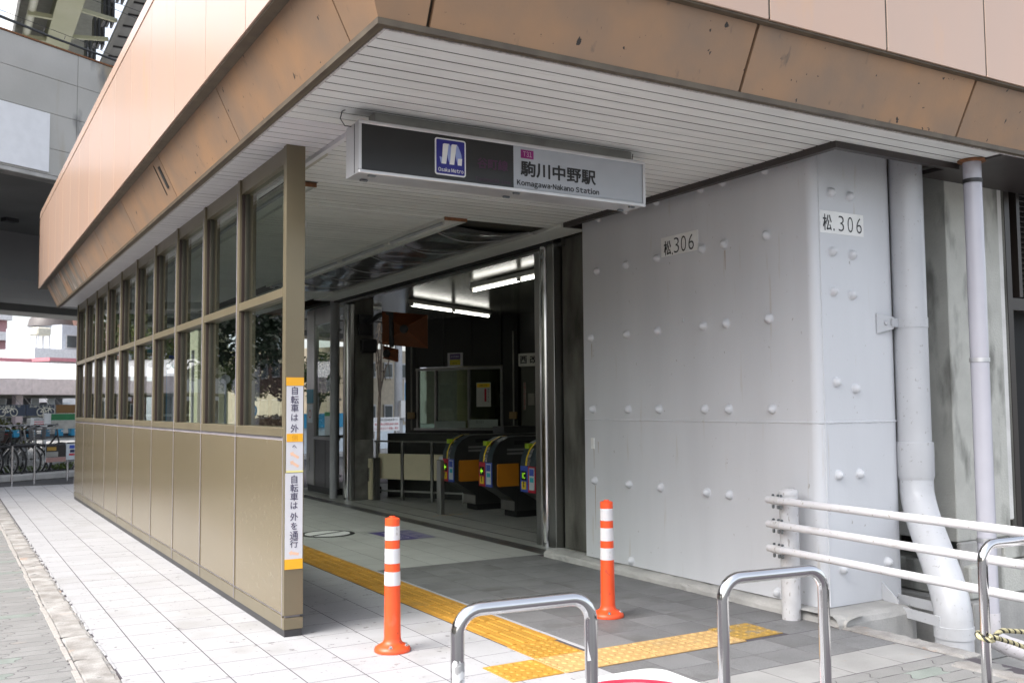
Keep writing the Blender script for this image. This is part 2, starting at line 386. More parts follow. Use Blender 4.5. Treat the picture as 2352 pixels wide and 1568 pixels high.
# dark entrance tiles
dk = struct('entrance_paving', MB().box(3.08, 4.66, 3.36, 7.462, -.0058, .0001), GROUT)
xs3 = [3.085 + k * .3 for k in range(5)] + [4.60]
for j in range(0, 12):
    y0 = 4.42 + j * .2535; y1 = y0 + .2535
    for i in range(5):
        o = (.15 if False else 0)
        a, b = xs3[i] + .0024, xs3[i + 1] - .0024
        link('dark_tile', tile_mesh(('d', i), b - a, .2535 - .0046, .004, TILED, .0006), dk, ((a + b) / 2, (y0 + y1) / 2, .0006 + random.uniform(0, .0005)))
for j in range(2):
    y0 = 3.655 + j * .228; y1 = y0 + .228
    for i in range(6):
        a, b = 2.90 + i * .28 + .0014, 2.90 + (i + 1) * .28 - .0014
        link('dark_tile', tile_mesh('dn', b - a - .002, .2235, .004, TILED, .0006), dk, ((a + b) / 2, (y0 + y1) / 2, .0009 + random.uniform(0, .0005)))
for a, b in ((4.237, 4.41), (4.413, 4.597)): link('dark_tile', tile_mesh(('dx', a), b - a, .296, .004, TILED, .0006), dk, ((a + b) / 2, 4.265, .0012))
# white margin strip beside the guide line
for j in range(11): link('margin_tile', tile_mesh('m', .03, .29, .004, TILEW, .001), dk, (3.067, 4.57 + j * .29, .001))
# plain slabs towards the camera
sl = struct('slab_paving', MB().box(2.45, 4.56, 3.352, 3.655, -.0056, .0004), GROUT)
for i in range(6):
    a, b = 2.46 + i * .36, 2.46 + (i + 1) * .36
    b = min(b, 4.575)
    link('slab', tile_mesh(('sl', round(b - a, 3)), b - a - .004, .296, .006, SLAB, .002), sl, ((a + b) / 2, 3.503, .0010 + random.uniform(0, .0005)))
# interlocking pavers: wavy blocks
def paver_mesh(L, Wd, m, name):
    pts = []
    def edge(x0, y0, x1, y1, amp, n=8):
        nx, ny = -(y1 - y0), (x1 - x0); q = math.hypot(nx, ny); nx /= q; ny /= q
        for k in range(n):
            t = k / n; o = amp * math.sin(2 * math.pi * t); pts.append((x0 + (x1 - x0) * t + nx * o, y0 + (y1 - y0) * t + ny * o))
    h, k = L / 2, Wd / 2
    edge(-h, -k, h, -k, .0015); edge(h, -k, h, k, .024); edge(h, k, -h, k, .0015); edge(-h, k, -h, -k, .024)
    g_ = .972
    top = [(x * g_, y * g_ * .985, 0) for x, y in pts]; bot = [(x * g_ * .99 * 1.012, y * g_ * 1.0, -.006) for x, y in pts]; low = [(x * g_, y * g_, -.03) for x, y in pts]
    mb = MB(); n = len(pts)
    mb.add(top, [tuple(range(n))]); mb.add(top + bot, [(i, (i + 1) % n, n + (i + 1) % n, n + i) for i in range(n)]); mb.add(bot + low, [(i, (i + 1) % n, n + (i + 1) % n, n + i) for i in range(n)])
    return mb.mesh(name, m)
PL, PW = .236, .1125
pmA = paver_mesh(PL, PW, PAVER, 'paver'); pmB = paver_mesh(PL, PW, PAVEG, 'paver')
road = struct('road_paving', MB().box(-6, .64, 1.5, 19, -.026, -.0079), GROUT)
cnt = 0; rest = MB()
for j in range(0, 100):
    y = 4.9 + j * PW
    for i in range(-1, 7):
        x = .60 - PL / 2 - i * PL - (PL / 2 if j % 2 else 0) + (PL / 2 if j % 2 else 0) + (.06 if j % 2 else 0)
        if x - PL / 2 > .60: continue
        px_ok = x > -.05 + (y - 5) * .02 - .25
        if px_ok and cnt < 290:
            link('paver', pmB if random.random() < .05 else pmA, road, (x - .03, y, -.0070 + random.uniform(0, .0006))); cnt += 1
        elif not px_ok or y > 9: rest.box(x - PL / 2 + .002 - .03, x + PL / 2 - .002 - .03, y - PW / 2 + .0015, y + PW / 2 - .0015, -.02, -.0070)
tag(rest.build('paver_field', PAVER, road), kind='stuff')
# pavers by the right-hand edge
fr = struct('front_paving', MB().box(2.0, 4.5, .8, 3.352, -.0047, -.0004), GROUT)
for j in range(0, 9):
    for i in range(-1, 10):
        x = 4.40 - PL / 2 - i * PL - (.08 if j % 2 else 0); y = 3.295 - j * PW
        link('paver', pmB if (i, j) in ((0, 1), (4, 3)) else pmA, fr, (x, y, .0004 + random.uniform(0, .0008)))
# kerb beside the road
kb = struct('kerb', MB().box(.612, .796, 1.5, 18.6, -.026, -.008), KERB)
km = {}
for j in range(28):
    L = .6
    mbk = MB(); y0 = 0
    # uneven top so the worn edge is real
    n = 8; vs = []; fs = []
    for a in range(n + 1):
        yy = -L / 2 + .003 + (L - .006) * a / n
        for b, x in enumerate((-.078, -.066, 0, .06, .072)):
            e = (.012 * random.random() if b in (0, 4) else 0)
            vs.append((x + jig(.006) * (b in (0, 4)), yy, -.002 - e + jig(.003)))
    for a in range(n):
        for b in range(4): fs.append((a * 5 + b, a * 5 + b + 1, a * 5 + b + 6, a * 5 + b + 5))
    mbk.add(vs, fs, False)
    mbk.box(-.076, .07, -L / 2 + .003, L / 2 - .003, -.03, -.016)
    link('kerb_stone', mbk.mesh('kerb_stone', KERB), kb, (.715, 1.8 + j * L, 0))
GUT = mat('pale mortar line', (.34, .32, .30), .9, var=.12, scale=30, bump=.5)
gm = MB(); yy = 1.6; k = 0
while yy < 17:
    L = random.uniform(.12, .5); gm.obox((.622 + jig(.004), yy + L / 2, .0), (.012 + jig(.004), L / 2 - .004, .004 + jig(.002)), c=.002); yy += L
tag(gm.build('mortar_line', GUT, kb), kind='stuff')
gm = MB(); yy = 4.5
while yy < 12:
    L = random.uniform(.02, .12)
    if random.random() < .55: gm.obox((.800 + jig(.004), yy + L / 2, .001), (.007 + jig(.002), L / 2, .004), c=.002)
    yy += L + .01
tag(gm.build('mortar_crumbs', TILEW, kb), kind='stuff')

# tactile paving
tac = struct('tactile_paving', MB().box(2.726, 3.046, 4.42, 9.6, -.0049, -.0046), GROUT)
def bar_tile(m):
    mb = MB().box(-.1595, .1595, -.1495, .1495, -.004, .0015, c=.001)
    for k in range(4):
        x = -.1125 + k * .075
        prof = [(-.0165, .0015), (-.0115, .0065), (.0115, .0065), (.0165, .0015)]
        mb.prism([(x + a, -.135, z) for a, z in prof], [(x + a, .135, z) for a, z in prof])
    for a in range(14):
        for b in range(5):
            x = -.15 + b * .075
            if abs(x) < .155: mb.obox((x, -.13 + a * .02, .0022), (.003, .003, .0008))
    return mb.mesh('guide_tile', m)
def dot_tile(m):
    mb = MB().box(-.1495, .1495, -.1495, .1495, -.004, .0015, c=.001)
    for a in range(5):
        for b in range(5): mb.lathe([(.0175, .0015), (.0155, .004), (.0105, .0062), (.004, .0068)], (-.12 + a * .06, -.12 + b * .06, 0), 10)
    return mb.mesh('dot_tile', m)
bt = bar_tile(YELT); d1 = dot_tile(YELT); d2 = dot_tile(YELP); d3 = dot_tile(YELK)
for j in range(17): link('guide_tile', bt, tac, (2.886, 4.87 + j * .3005, .003))
link('dot_tile', d1, tac, (2.865, 4.568, .0035))
for k, (x, m_) in enumerate(((2.545, d1), (2.853, d2), (3.155, d2), (3.457, d2), (3.758, d2))): link('dot_tile', m_, tac, (x, 4.264, .0035 + .0004 * k))
link('dot_tile', d3, tac, (4.075, 4.30, .0038))

# drain grating
gr_ = thing('drain_grating', 'long dark slotted drain grating set in the floor before the shutter opening', 'grating', (4.75, 10.3, 0))
box('tray', DARKM, gr_, 4.66, 4.845, 7.46, 13.2, -.04, -.0215)
box('frame', INOXB, gr_, 4.662, 4.672, 7.462, 13.19, -.02, .001); box('frame', INOXB, gr_, 4.832, 4.842, 7.462, 13.19, -.02, .001)
mb = MB()
for k in range(190):
    y = 7.48 + k * .03; mb.box(4.672, 4.832, y, y + .011, -.018, -.001)
for k in range(5): mb.box(4.695 + k * .028, 4.700 + k * .028, 7.465, 13.185, -.019, 0)
tag(mb.build('grating_bars', INOXB, gr_), kind='stuff')
# hall floor
hf = struct('hall_floor', MB().box(4.845, 12.5, 7.0, 19, -.029, -.007), GROUT)
me = tile_mesh('h', .594, .594, .02, HALLF)
for i in range(7):
    for j in range(14): link('hall_tile', me, hf, (5.145 + i * .6, 7.7 + j * .6, jig(.0008)))
mb = MB(); mb.box(4.846, 12.4, 7.0, 7.39, -.02, 0); mb.box(9.05, 12.4, 7.4, 16, -.02, 0); tag(mb.build('hall_tile_field', HALLF, hf), kind='stuff')
for i in range(2):
    a, b = 2.450 + i * .225, 2.450 + (i + 1) * .225
    for j in range(2):
        y0 = 3.66 + j * .226; link('paving_tile', tile_mesh('wf', .219, .221, .02, TILEW, .0006), walk, ((a + b) / 2, y0 + .113, .0004 + jig(.0008)))

# ================================================================ STATION BUILDING
st = thing('station_building', 'station entrance building with tan metal fascia and white boarded soffit', 'building', (3.6, 10, 0))
ZS = 2.885
XE, YE = 7.2, 16.30
# lower sloping band: bottom (1.49, 3.60, 2.90) top (1.345, 3.45, 3.20)
B0x, B0y, B0z, B1x, B1y, B1z = 1.49, 3.60, 2.900, 1.345, 3.455, 3.200
def slopeL(y0, y1, y0t=None, y1t=None, t=.02):
    y0t = y0 if y0t is None else y0t; y1t = y1 if y1t is None else y1t
    nrm = Vector((-.300, 0, -.145)).normalized() * t
    a = [Vector((B0x, y0, B0z)), Vector((B0x, y1, B0z)), Vector((B1x, y1t, B1z)), Vector((B1x, y0t, B1z))]
    return MB().prism(a, [p - nrm for p in a])
def slopeF(x0, x1, x0t=None, x1t=None, t=.02):
    x0t = x0 if x0t is None else x0t; x1t = x1 if x1t is None else x1t
    nrm = Vector((0, -.300, -.145)).normalized() * t
    a = [Vector((x0, B0y, B0z)), Vector((x1, B0y, B0z)), Vector((x1t, B1y, B1z)), Vector((x0t, B1y, B1z))]
    return MB().prism(a, [p - nrm for p in a])
G = .006
js = [3.912, 5.72, 7.49, 9.25, 11.0, 12.65, 14.30, 15.95]
slopeL(B0y, js[0] - G, B1y, js[0] - G).build('fascia_panel', BAND, st)
BANDW = mat('weathered band paint', (.42, .25, .14), .6, scale=3, col2=(.30, .21, .15), bump=.3, bscale=40, spots=[(2.4, (1, 1.6, .5), .44, .12, (.20, .175, .145)), (5, (1, 3, .4), .60, .1, (.52, .49, .45)), (6, (1, 2.5, .4), .62, .08, (.06, .05, .045))])
for a, b in zip(js, js[1:] + [YE]): slopeL(a + G, b - G).build('fascia_panel', BANDW if a > 12.5 else BAND, st)
jf = [1.715, 3.46, 5.195, 6.94]
slopeF(B0x, jf[0] - G * 1.6, B1x, jf[0] - G * 1.6).build('fascia_panel', BAND, st)
for a, b in zip(jf, jf[1:]): slopeF(a + G * 1.6, b - G * 1.6).build('fascia_panel', BAND, st)
# a small patched repair on the left band
nn = Vector((-.300, 0, -.145)).normalized()
p0 = Vector((1.42, 7.62, 3.045))
for (y, wdt, m_) in ((7.60, .055, mat('bitumen stain', (.03, .028, .026), .8, var=.3, scale=40)), (7.72, .010, None)):
    up = Vector((-.145, 0, .300)).normalized(); ce = Vector((1.41, y, 3.065)) + nn * .003
    MB().obox(ce, (wdt / 2, .085 if m_ else .12, .002), ((0, 1, 0), up, nn)).build('tar_patch', MATS['bitumen stain'], st)
# recessed backing behind the joints, trims and ledge
mb = MB()
mb.prism([(B0x + .03, B0y + .03, B0z), (B1x + .04, B1y + .04, B1z), (B1x + .04, YE, B1z), (B0x + .03, YE, B0z)],
         [(B0x + .06, B0y + .06, B0z), (B1x + .07, B1y + .07, B1z), (B1x + .07, YE, B1z), (B0x + .06, YE, B0z)])
mb.prism([(B0x + .03, B0y + .03, B0z), (B1x + .04, B1y + .04, B1z), (XE, B1y + .04, B1z), (XE, B0y + .03, B0z)],
         [(B0x + .06, B0y + .06, B0z), (B1x + .07, B1y + .07, B1z), (XE, B1y + .07, B1z), (XE, B0y + .06, B0z)])
mb.build('fascia_backing', BRONZE, st)
def trim(mb, d0, d1, z0, z1):     # an L of bars along the left and front edge, d inward from (1.49, 3.60)
    mb.box(B0x + d0, B0x + d1, B0y + d0, YE, z0, z1); mb.box(B0x + d1, XE, B0y + d0, B0y + d1, z0, z1)
mb = MB(); trim(mb, -.002, .022, 2.872, 2.899); mb.build('edge_trim', BRONZE, st)
mb = MB(); trim(mb, .022, .044, 2.878, 2.9); mb.build('edge_trim', mat('bronze trim light', (.12, .095, .06), .5), st)
mb = MB(); trim(mb, .044, .056, 2.873, 2.9); mb.build('edge_trim', mat('white bead', (.5, .47, .46), .6, var=.25, scale=60), st)
UXp, UYp, UZ0, UZ1 = 1.272, 3.405, 3.212, 4.31
mb = MB(); mb.box(UXp + .012, B1x + .05, UYp + .012, YE + .5, 3.201, 3.222); mb.box(B1x + .05, XE, UYp + .012, B1y + .05, 3.201, 3.222); mb.build('ledge', BRONZE, st)
mb = MB(); mb.box(UXp + .0022, UXp + .028, UYp + .05, YE + .5, 3.222, 4.3); mb.box(UXp + .06, XE, UYp + .0022, UYp + .028, 3.222, 4.3); mb.build('wall_backing', BRONZE, st)
yy = [UYp] + [4.80 + k * .868 - .868 for k in range(0, 16)] + [YE + .53]
yy = [y for y in yy if y <= UYp or y > UYp + .1]
for a, b in zip(yy, yy[1:]): box('wall_panel', TAN, st, UXp, UXp + .03, a + (.005 if a > UYp else 0), b - .005, UZ0, UZ1, c=.0012)
xx = [UXp + .031] + [3.485 - 2 * .868 + k * .868 for k in range(0, 7)]
for a, b in zip(xx, xx[1:]): box('wall_panel', TAN, st, a + .007, b - .007, UYp, UYp + .03, UZ0, UZ1, c=.0012)
for k in range(8):
    y0 = UYp + k * 1.68; MB().prism([(UXp - .006, y0 + .002, 4.312), (UXp + .0, y0 + .002, 4.42), (UXp + .3, y0 + .002, 4.42), (UXp + .3, y0 + .002, 4.312)],
                                  [(UXp - .006, y0 + 1.678, 4.312), (UXp + .0, y0 + 1.678, 4.42), (UXp + .3, y0 + 1.678, 4.42), (UXp + .3, y0 + 1.678, 4.312)]).build('coping', TAN, st)
box('coping', TAN, st, UXp + .302, XE, UYp - .006, UYp + .3, 4.312, 4.42)
box('roof_slab', BRONZE, st, 1.6, 12, 3.8, YE + .4, 3.16, 3.195); 
box('end_fascia', BAND, st, B0x + .02, 12, YE + .002, YE + .03, 2.90, 3.19); box('end_wall', TAN, st, UXp + .04, 12, YE + .51, YE + .53, 3.23, 4.3)
box('roof_deck', BRONZE, st, UXp + .07, XE, UYp + .07, YE + .5, 4.22, 4.3)

# soffit boards (each a board with a recessed groove)
sf = box('soffit', SLOT, st, 1.547, 4.5745, 3.657, YE - .01, ZS + .0022, 2.92)
box('soffit_core', SLOT, st, 4.5755, 5.75, 3.657, 3.966, ZS + .0022, 2.92)
bmc = {}
def board(x0, x1, yc, wd, m, z=ZS):
    key = (round(x1 - x0, 3), wd, m.name)
    if key not in bmc:
        L = (x1 - x0) / 2; h = wd / 2; c = .003
        pr = [(-h, .011), (-h, c), (-h + c, 0), (h - c, 0), (h, c), (h, .011)]
        bmc[key] = MB().prism([(-L, a, b) for a, b in pr], [(L, a, b) for a, b in pr]).mesh('soffit_board', m)
    link('soffit_board', bmc[key], sf, ((x0 + x1) / 2, yc, z + jig(.0007)))
P = .1072; y = 3.6785
link('soffit_board', MB().box(-2.1, 2.1, -.014, .014, 0, .01, c=.002).mesh('edge_board', SOFFW), sf, (3.648, 3.664, ZS - .001))
k = 0
while y < YE - .1:
    yc = y + P / 2; y += P
    x1 = 5.75 if yc < 3.965 else (4.575 if yc < 6.93 else 4.60)
    if yc < 5.08: board(1.547, x1, yc, P - .011, SOFF)
    else:
        if yc > 7.2:
            if yc < 13.5: board(1.99, 3.555, yc, P - .0105, SOFFD)
            else: board(1.99, 3.555, yc, P - .0105, SOFFD)
            if yc > 12.4: board(3.765, 4.6, yc, P - .0105, SOFFD)
        elif yc > 6.5:
            board(2.235, x1, yc, P - .011, SOFFD)
        else: board(1.99, x1, yc, P - .011, SOFF)
        board(1.547, 1.955, yc, P - .0095, SOFFW, ZS)
box('soffit_strip', SOFFW, st, 1.957, 1.988, 5.09, YE - .02, 2.862, 2.897)
box('soffit_strip', mat('old frame', (.42, .40, .33), .5), st, 1.99, 2.02, 5.68, 6.5, 2.868, 2.8835)
box('soffit_end', mat('dark column trim', (.045, .037, .035), .45), st, 5.752, XE, 3.66, 4.3, 2.872, 2.9)
# column opening trim
CT = mat('dark column trim', (.045, .037, .035), .45)
box('opening_trim', CT, st, 4.577, 4.62, 3.967, 6.93, 2.845, 2.896); box('opening_trim', CT, st, 4.62, 5.745, 3.967, 4.01, 2.845, 2.896)
box('opening_trim', CT, st, 4.62, 5.0, 6.90, 6.93, 2.845, 2.896)
box('crossbeam', SOFFD, st, 2.24, 3.555, 7.19, 7.235, 2.876, 2.8845)
# recessed lamp troughs
def trough(x0, x1, y0, y1, tubes):
    t = thing('lamp_trough', None, 'lamp', ((x0 + x1) / 2, (y0 + y1) / 2, 2.9))
    box('reflector', SOFFD, t, x0 + .006, x1 - .006, y0 + .004, y1 - .004, 2.880, 2.886)
    box('side', SOFFD, t, x0, x0 + .006, y0, y1, 2.858, 2.886); box('side', SOFFD, t, x1 - .006, x1, y0, y1, 2.858, 2.886); box('end_plate', RUST, t, x0, x1, y0 - .012, y0, 2.857, 2.886)
    for y in tubes:
        tb = MB().tube([(x0 + .06, y + .02, 2.862), (x0 + .06, y + 1.17, 2.862)], .014, 10).build('tube', mat('unlit tube', (.55, .56, .6), .2), t)
        box('lamp_holder', FIXW, t, x0 + .03, x0 + .09, y - .02, y + .02, 2.845, 2.88, c=.006); box('lamp_holder', FIXW, t, x0 + .03, x0 + .09, y + 1.17, y + 1.21, 2.845, 2.88, c=.006)
    return t
tag(trough(3.556, 3.764, 7.165, 12.3, [7.25 + k * 1.26 for k in range(4)]), 'long unlit fluorescent trough in the ceiling beside the plastic sheet')
tag(trough(2.03, 2.232, 6.51, 14.6, [6.6 + k * 1.26 for k in range(6)]), 'unlit fluorescent trough near the glazed wall, rusted at its near end')
# plastic sheet hung under the ceiling
ps = thing('plastic_sheet', 'sagging dark plastic sheet taped under the ceiling by the shutter opening', 'sheet', (4.15, 9.8, 2.85))
vs = []; fs = []; nx, ny = 14, 60
for i in range(nx + 1):
    for j in range(ny + 1):
        s_, t_ = i / nx, j / ny; x = 3.766 + s_ * .74; y = 7.42 + t_ * 5.0
        sag = math.sin(math.pi * s_) * (.018 + .010 * math.sin(t_ * 31 + s_ * 2) + .006 * math.sin(t_ * 67))
        vs.append((x, y, 2.872 - sag))
for i in range(nx):
    for j in range(ny):
        a = i * (ny + 1) + j; fs.append((a, a + 1, a + ny + 2, a + ny + 1))
mb = MB().add(vs, fs, True); mb.add([(p[0], p[1], p[2] + .002) for p in vs], [f[::-1] for f in fs], True); mb.build('sheet', FILM, ps)
for k in range(6):
    y = 7.75 + k * .78
    MB().tube([(3.77 + .73 * q / 12, y + .10 * math.sin(q / 12 * 3) + .12 * q / 12, 2.868 - .034 * math.sin(math.pi * q / 12)) for q in range(13)], .0055, 6).build('fold', FILMS, ps)
box('edge_strip', mat('edge strip', (.5, .5, .47), .5), ps, 4.508, 4.575, 7.4, 12.45, 2.852, 2.874, c=.004)
# dome camera
dc = thing('dome_camera', 'small white dome security camera under the passage ceiling', 'camera', (2.55, 7.9, 2.88))
MB().lathe([(.07, 2.884), (.072, 2.83), (.06, 2.815)], (2.55, 7.9, 0), 20).build('housing', WHT, dc); MB().lathe([(.055, 2.814), (.05, 2.785), (.03, 2.765), (.004, 2.758)], (2.55, 7.9, 0), 20).build('dome', BLACKF, dc)

# ================================================================ GLAZED WALL
gw = thing('glazed_screen_wall', 'long bronze screen wall with two rows of windows above metal panels', 'wall', (1.79, 10.7, 0))
BAY = 1.0215; Y0 = 5.66; NB = 10
WX0, WX1 = 1.737, 1.852
ym = [Y0 + k * BAY for k in range(NB + 1)]; ym[0] = 5.635
box('plinth', DARKM, gw, WX0 + .006, WX1 - .006, 5.605, ym[-1], 0, .04)
box('core', JOINT, gw, WX0 + .012, WX1 - .012, 5.62, ym[-1] - .002, .04, 1.149)
for k in range(NB):
    a, b = ym[k] + (.012 if k else .006), ym[k + 1] - .010
    box('kick_panel', FRAME, gw, WX0, WX0 + .012, a - .008, b + .008, .042, .116, c=.001)
    box('wall_panel', PANEL, gw, WX0, WX0 + .012, a, b, .130, 1.128, c=.002); box('wall_panel', PANEL, gw, WX1 - .012, WX1, a, b, .130, 1.128, c=.002)
    box('rail', FRAME, gw, WX0 - .003, WX1 + .003, a - .008, b + .006, 1.150, 1.204, c=.003)
for k in range(NB + 1):
    y = ym[k]
    if k == 0: continue
    box('mullion', FRAME, gw, WX0 - .001, WX1 + .001, y - .030, y + .024, 1.206, 2.885, c=.002)
    box('seam_strip', JOINT, gw, WX0 - .0035, WX0 - .001, y + .020, y + .028, .05, 2.80)
    for s_ in (-1, 1): box('gasket', GASKET, gw, 1.752, 1.7715, y - .003 + s_ * .027 - .012, y - .003 + s_ * .027 + .012, 1.206, 2.78)
for k in range(NB):
    a, b = (ym[k] + .0245 if k else 5.662), ym[k + 1] - .0305
    box('transom', FRAME, gw, WX0, WX1, a, b, 1.978, 2.032, c=.002)
    box('head_rail', FRAME, gw, WX0 + .012, WX1 - .012, a, b, 2.785, 2.885)
    box('inner_frame', SASH, gw, 1.772, 1.800, a + .012, a + .036, 1.206, 1.978); box('inner_frame', SASH, gw, 1.772, 1.800, a + .012, a + .036, 2.032, 2.784)
    box('inner_frame', SASH, gw, 1.772, 1.800, b - .030, b - .012, 1.206, 1.978); box('inner_frame', SASH, gw, 1.772, 1.800, b - .030, b - .012, 2.032, 2.784)
    box('glass_pane', GLASS, gw, 1.783, 1.789, a + .037, b - .031, 1.207, 1.977); box('glass_pane', GLASS, gw, 1.783, 1.789, a + .037, b - .031, 2.033, 2.783)
box('end_post', FRAME, gw, WX0, WX1, 5.600, 5.634, .122, 2.884, c=.0015); box('end_post', FRAME, gw, WX0 + .001, WX1, 5.634, 5.661, 1.206, 2.884); box('end_post_foot', FRAME, gw, WX0, WX1, 5.600, 5.634, .042, .108, c=.0015)
box('corner_strip', JOINT, gw, WX0 - .001, WX0 + .006, 5.636, 5.641, .05, 1.149)

# ================================================================ PAPER NOTICES on the end post
def z2(y): return 1.421 - (y - 450) * .000631
XC = 1.794; YF = 5.5985
def notice(label, x0, x1, ytop, ybot, chars, arrows, tapes):
    t = thing('paper_notice', label, 'notice', (XC, YF, z2(ybot)))
    box('sheet', PAPER, t, x0, x1, YF - .0022, YF - .0005, z2(ybot), z2(ytop))
    mb = MB()
    for ch, yy_ in chars: text(mb, ch, (XC, YF - .0032, z2(yy_)), XR, ZU, h=(.047 if ch not in 'はをへ' else (.018 if ch == 'へ' else .040)), bold=.008)
    mb.build('lettering', CHARB, t)
    for yy_, ang in arrows:
        mb = MB(); c_, s_ = math.cos(ang), math.sin(ang)
        pts = [(-.032, 0), (-.014, .016), (-.014, .008), (.030, .008), (.030, -.008), (-.014, -.008), (-.014, -.016)]
        q = [(XC + .0 + (a * c_ - b * s_), YF - .0030, z2(yy_) + (a * s_ + b * c_)) for a, b in pts]
        mb.add(q, [tuple(range(7))]).build('arrow', SALMON, t)
    for (a, b, m_, e) in tapes: box('tape', m_, t, x0 - e, x1 + e, YF - .0048, YF - .0034, z2(b), z2(a))
    return t
notice('upper vertical paper notice with orange tape and two arrows on the bronze end post', 1.745, 1.845, 400, 1205,
       [('自', 450), ('転', 535), ('車', 612), ('は', 700), ('外', 800), ('へ', 970)], [(1050, -.55), (1130, -.55)], [(328, 405, TAPE, .003), (850, 925, TAPE, -.002), (1190, 1207, TAPEY, .001)])
lettering('側', mat('tape shadow print', (.62, .29, .01), .4), bpy.data.objects['paper_notice'], (XC, YF - .0053, z2(888)), XR, ZU, h=.036)
notice('lower vertical paper notice with one arrow and orange tape at its foot', 1.740, 1.845, 1212, 2005,
       [('自', 1270), ('転', 1350), ('車', 1430), ('は', 1510), ('外', 1613), ('を', 1698), ('通', 1783), ('行', 1858)], [(1948, -.2)], [(1998, 2090, TAPE, .001)])

# ================================================================ STATION SIGN
sg = thing('station_sign', 'hanging station name sign, half black and half grey, under the soffit', 'sign', (2.766, 4.775, 2.53))
SX0, SX1, SZ0, SZ1, SY0, SY1 = 1.832, 3.70, 2.53, 2.811, 4.68, 4.873
box('housing', ALU, sg, SX0 + .004, SX1 - .004, SY0 + .012, SY1, SZ0 + .004, SZ1 - .004)
for a in ((SX0, SX1, SZ1 - .019, SZ1), (SX0, SX1, SZ0, SZ0 + .019)): box('frame', ALU, sg, a[0], a[1], SY0, SY0 + .03, a[2], a[3], c=.003)
for a in ((SX0, SX0 + .0155), (SX1 - .0195, SX1)): box('frame', ALU, sg, a[0], a[1], SY0 + .0005, SY0 + .03, SZ0 + .019, SZ1 - .019)
for x in (SX0 + .002,): box('side_seam', DARKM, sg, x, x + .003, SY0 + .07, SY0 + .074, SZ0 + .01, SZ1 - .01)
yf = SY0 + .008
box('face_panel', BLACKF, sg, SX0 + .015, 2.765, yf, yf + .01, SZ0 + .018, SZ1 - .018); box('face_panel', GREYF, sg, 2.765, SX1 - .019, yf, yf + .01, SZ0 + .018, SZ1 - .018)
box('mounting_bar', mat('dusty aluminium', (.36, .36, .33), .6, metal=.3, var=.15), sg, 1.955, 3.66, 4.765, 4.85, SZ1 - .003, ZS + .004)
def rrect(x0, x1, z0, z1, r, y, n=6):
    pts = []
    for (cx, cz, a0) in ((x1 - r, z1 - r, 0), (x0 + r, z1 - r, 90), (x0 + r, z0 + r, 180), (x1 - r, z0 + r, 270)):
        for k in range(n + 1):
            a = R(a0 + 90 * k / n); pts.append((cx + r * math.cos(a), y, cz + r * math.sin(a)))
    return pts
em = MB(); em.prism(rrect(2.271, 2.459, 2.572, 2.775, .014, yf - .002), rrect(2.271, 2.459, 2.572, 2.775, .014, yf + .002)); em = em.build('emblem', WHT, sg)
MB().prism(rrect(2.279, 2.451, 2.580, 2.767, .008, yf - .0032), rrect(2.279, 2.451, 2.580, 2.767, .008, yf - .0015)).build('emblem_field', BLUE, em)
def flat(pts, m, parent, name, y): return MB().add([(a, y, b) for a, b in pts], [tuple(range(len(pts)))]).build(name, m, parent)
cv = lambda x0, z0, x1, z1, bx, n=8: [(x0 + (x1 - x0) * t / n + bx * math.sin(math.pi * t / n), z0 + (z1 - z0) * t / n) for t in range(n + 1)]
ye = yf - .0040
flat([(2.297, 2.672), (2.316, 2.669), (2.309, 2.634), (2.305, 2.640)], PALEB, em, 'emblem_ribbon', ye)
flat([(2.352, 2.746), (2.361, 2.742)] + cv(2.366, 2.735, 2.372, 2.655, .006) + cv(2.360, 2.634, 2.345, 2.70, -.004), PALEB, em, 'emblem_ribbon', ye)
flat([(2.400, 2.747), (2.410, 2.742)] + cv(2.415, 2.73, 2.432, 2.655, .007) + [(2.418, 2.634), (2.408, 2.634)] + cv(2.404, 2.65, 2.394, 2.72, -.003), PALEB, em, 'emblem_ribbon', ye)
flat([(2.318, 2.742), (2.326, 2.746), (2.357, 2.746), (2.352, 2.74), (2.337, 2.634), (2.309, 2.634), (2.312, 2.66)], WHT, em, 'emblem_ribbon', ye - .0008)
flat([(2.369, 2.742), (2.376, 2.747), (2.405, 2.747), (2.400, 2.74), (2.386, 2.634), (2.357, 2.634), (2.362, 2.66)], WHT, em, 'emblem_ribbon', ye - .0008)
flat([(2.409, 2.671), (2.435, 2.673), (2.432, 2.634), (2.408, 2.634)], WHT, em, 'emblem_ribbon', ye - .0008)
latin(MB(), 'Osaka Metro', (2.366, ye - .001, 2.602), XR, ZU,   .152, .022, .014).build('lettering', WHT, em)
lettering('谷町線', MAGD, sg, (2.629, yf - .0015, 2.667), XR, ZU, w=.193, h=.058, bold=.025)
latin(MB(), 'Tanimachi  Line', (2.631, yf - .0015, 2.576), XR, ZU, .228, .024).build('lettering', MAGD, sg)
box('code_plate', MAG, sg, 2.813, 2.898, yf - .0015, yf + .002, 2.727, 2.776)
latin(MB(), 'T31', (2.857, yf - .0025, 2.7515), XR, ZU, .058, .030).build('lettering', mat('pale pink print', (.52, .38, .48), .4), sg)
lettering('駒川中野駅', INK, sg, (3.071, yf - .0015, 2.668), XR, ZU, w=.516, h=.085, bold=.028)
latin(MB(), 'Komagawa･Nakano Station', (3.070, yf - .0015, 2.580), XR, ZU, .567, .041, .026).build('lettering', INK, sg)
for x in (1.92, 2.80, 3.62):
    for y in (4.72, 4.835): box('latch', BOLT, sg, x - .022, x + .022, y - .008, y + .008, SZ0 - .008, SZ0 + .004, c=.003)
MB().tube([(1.85, 4.80, 2.80), (1.80, 4.80, 2.80), (1.775, 4.80, 2.835), (1.785, 4.80, 2.875), (1.81, 4.80, 2.89)], .003, 6).build('cable', INK, sg)
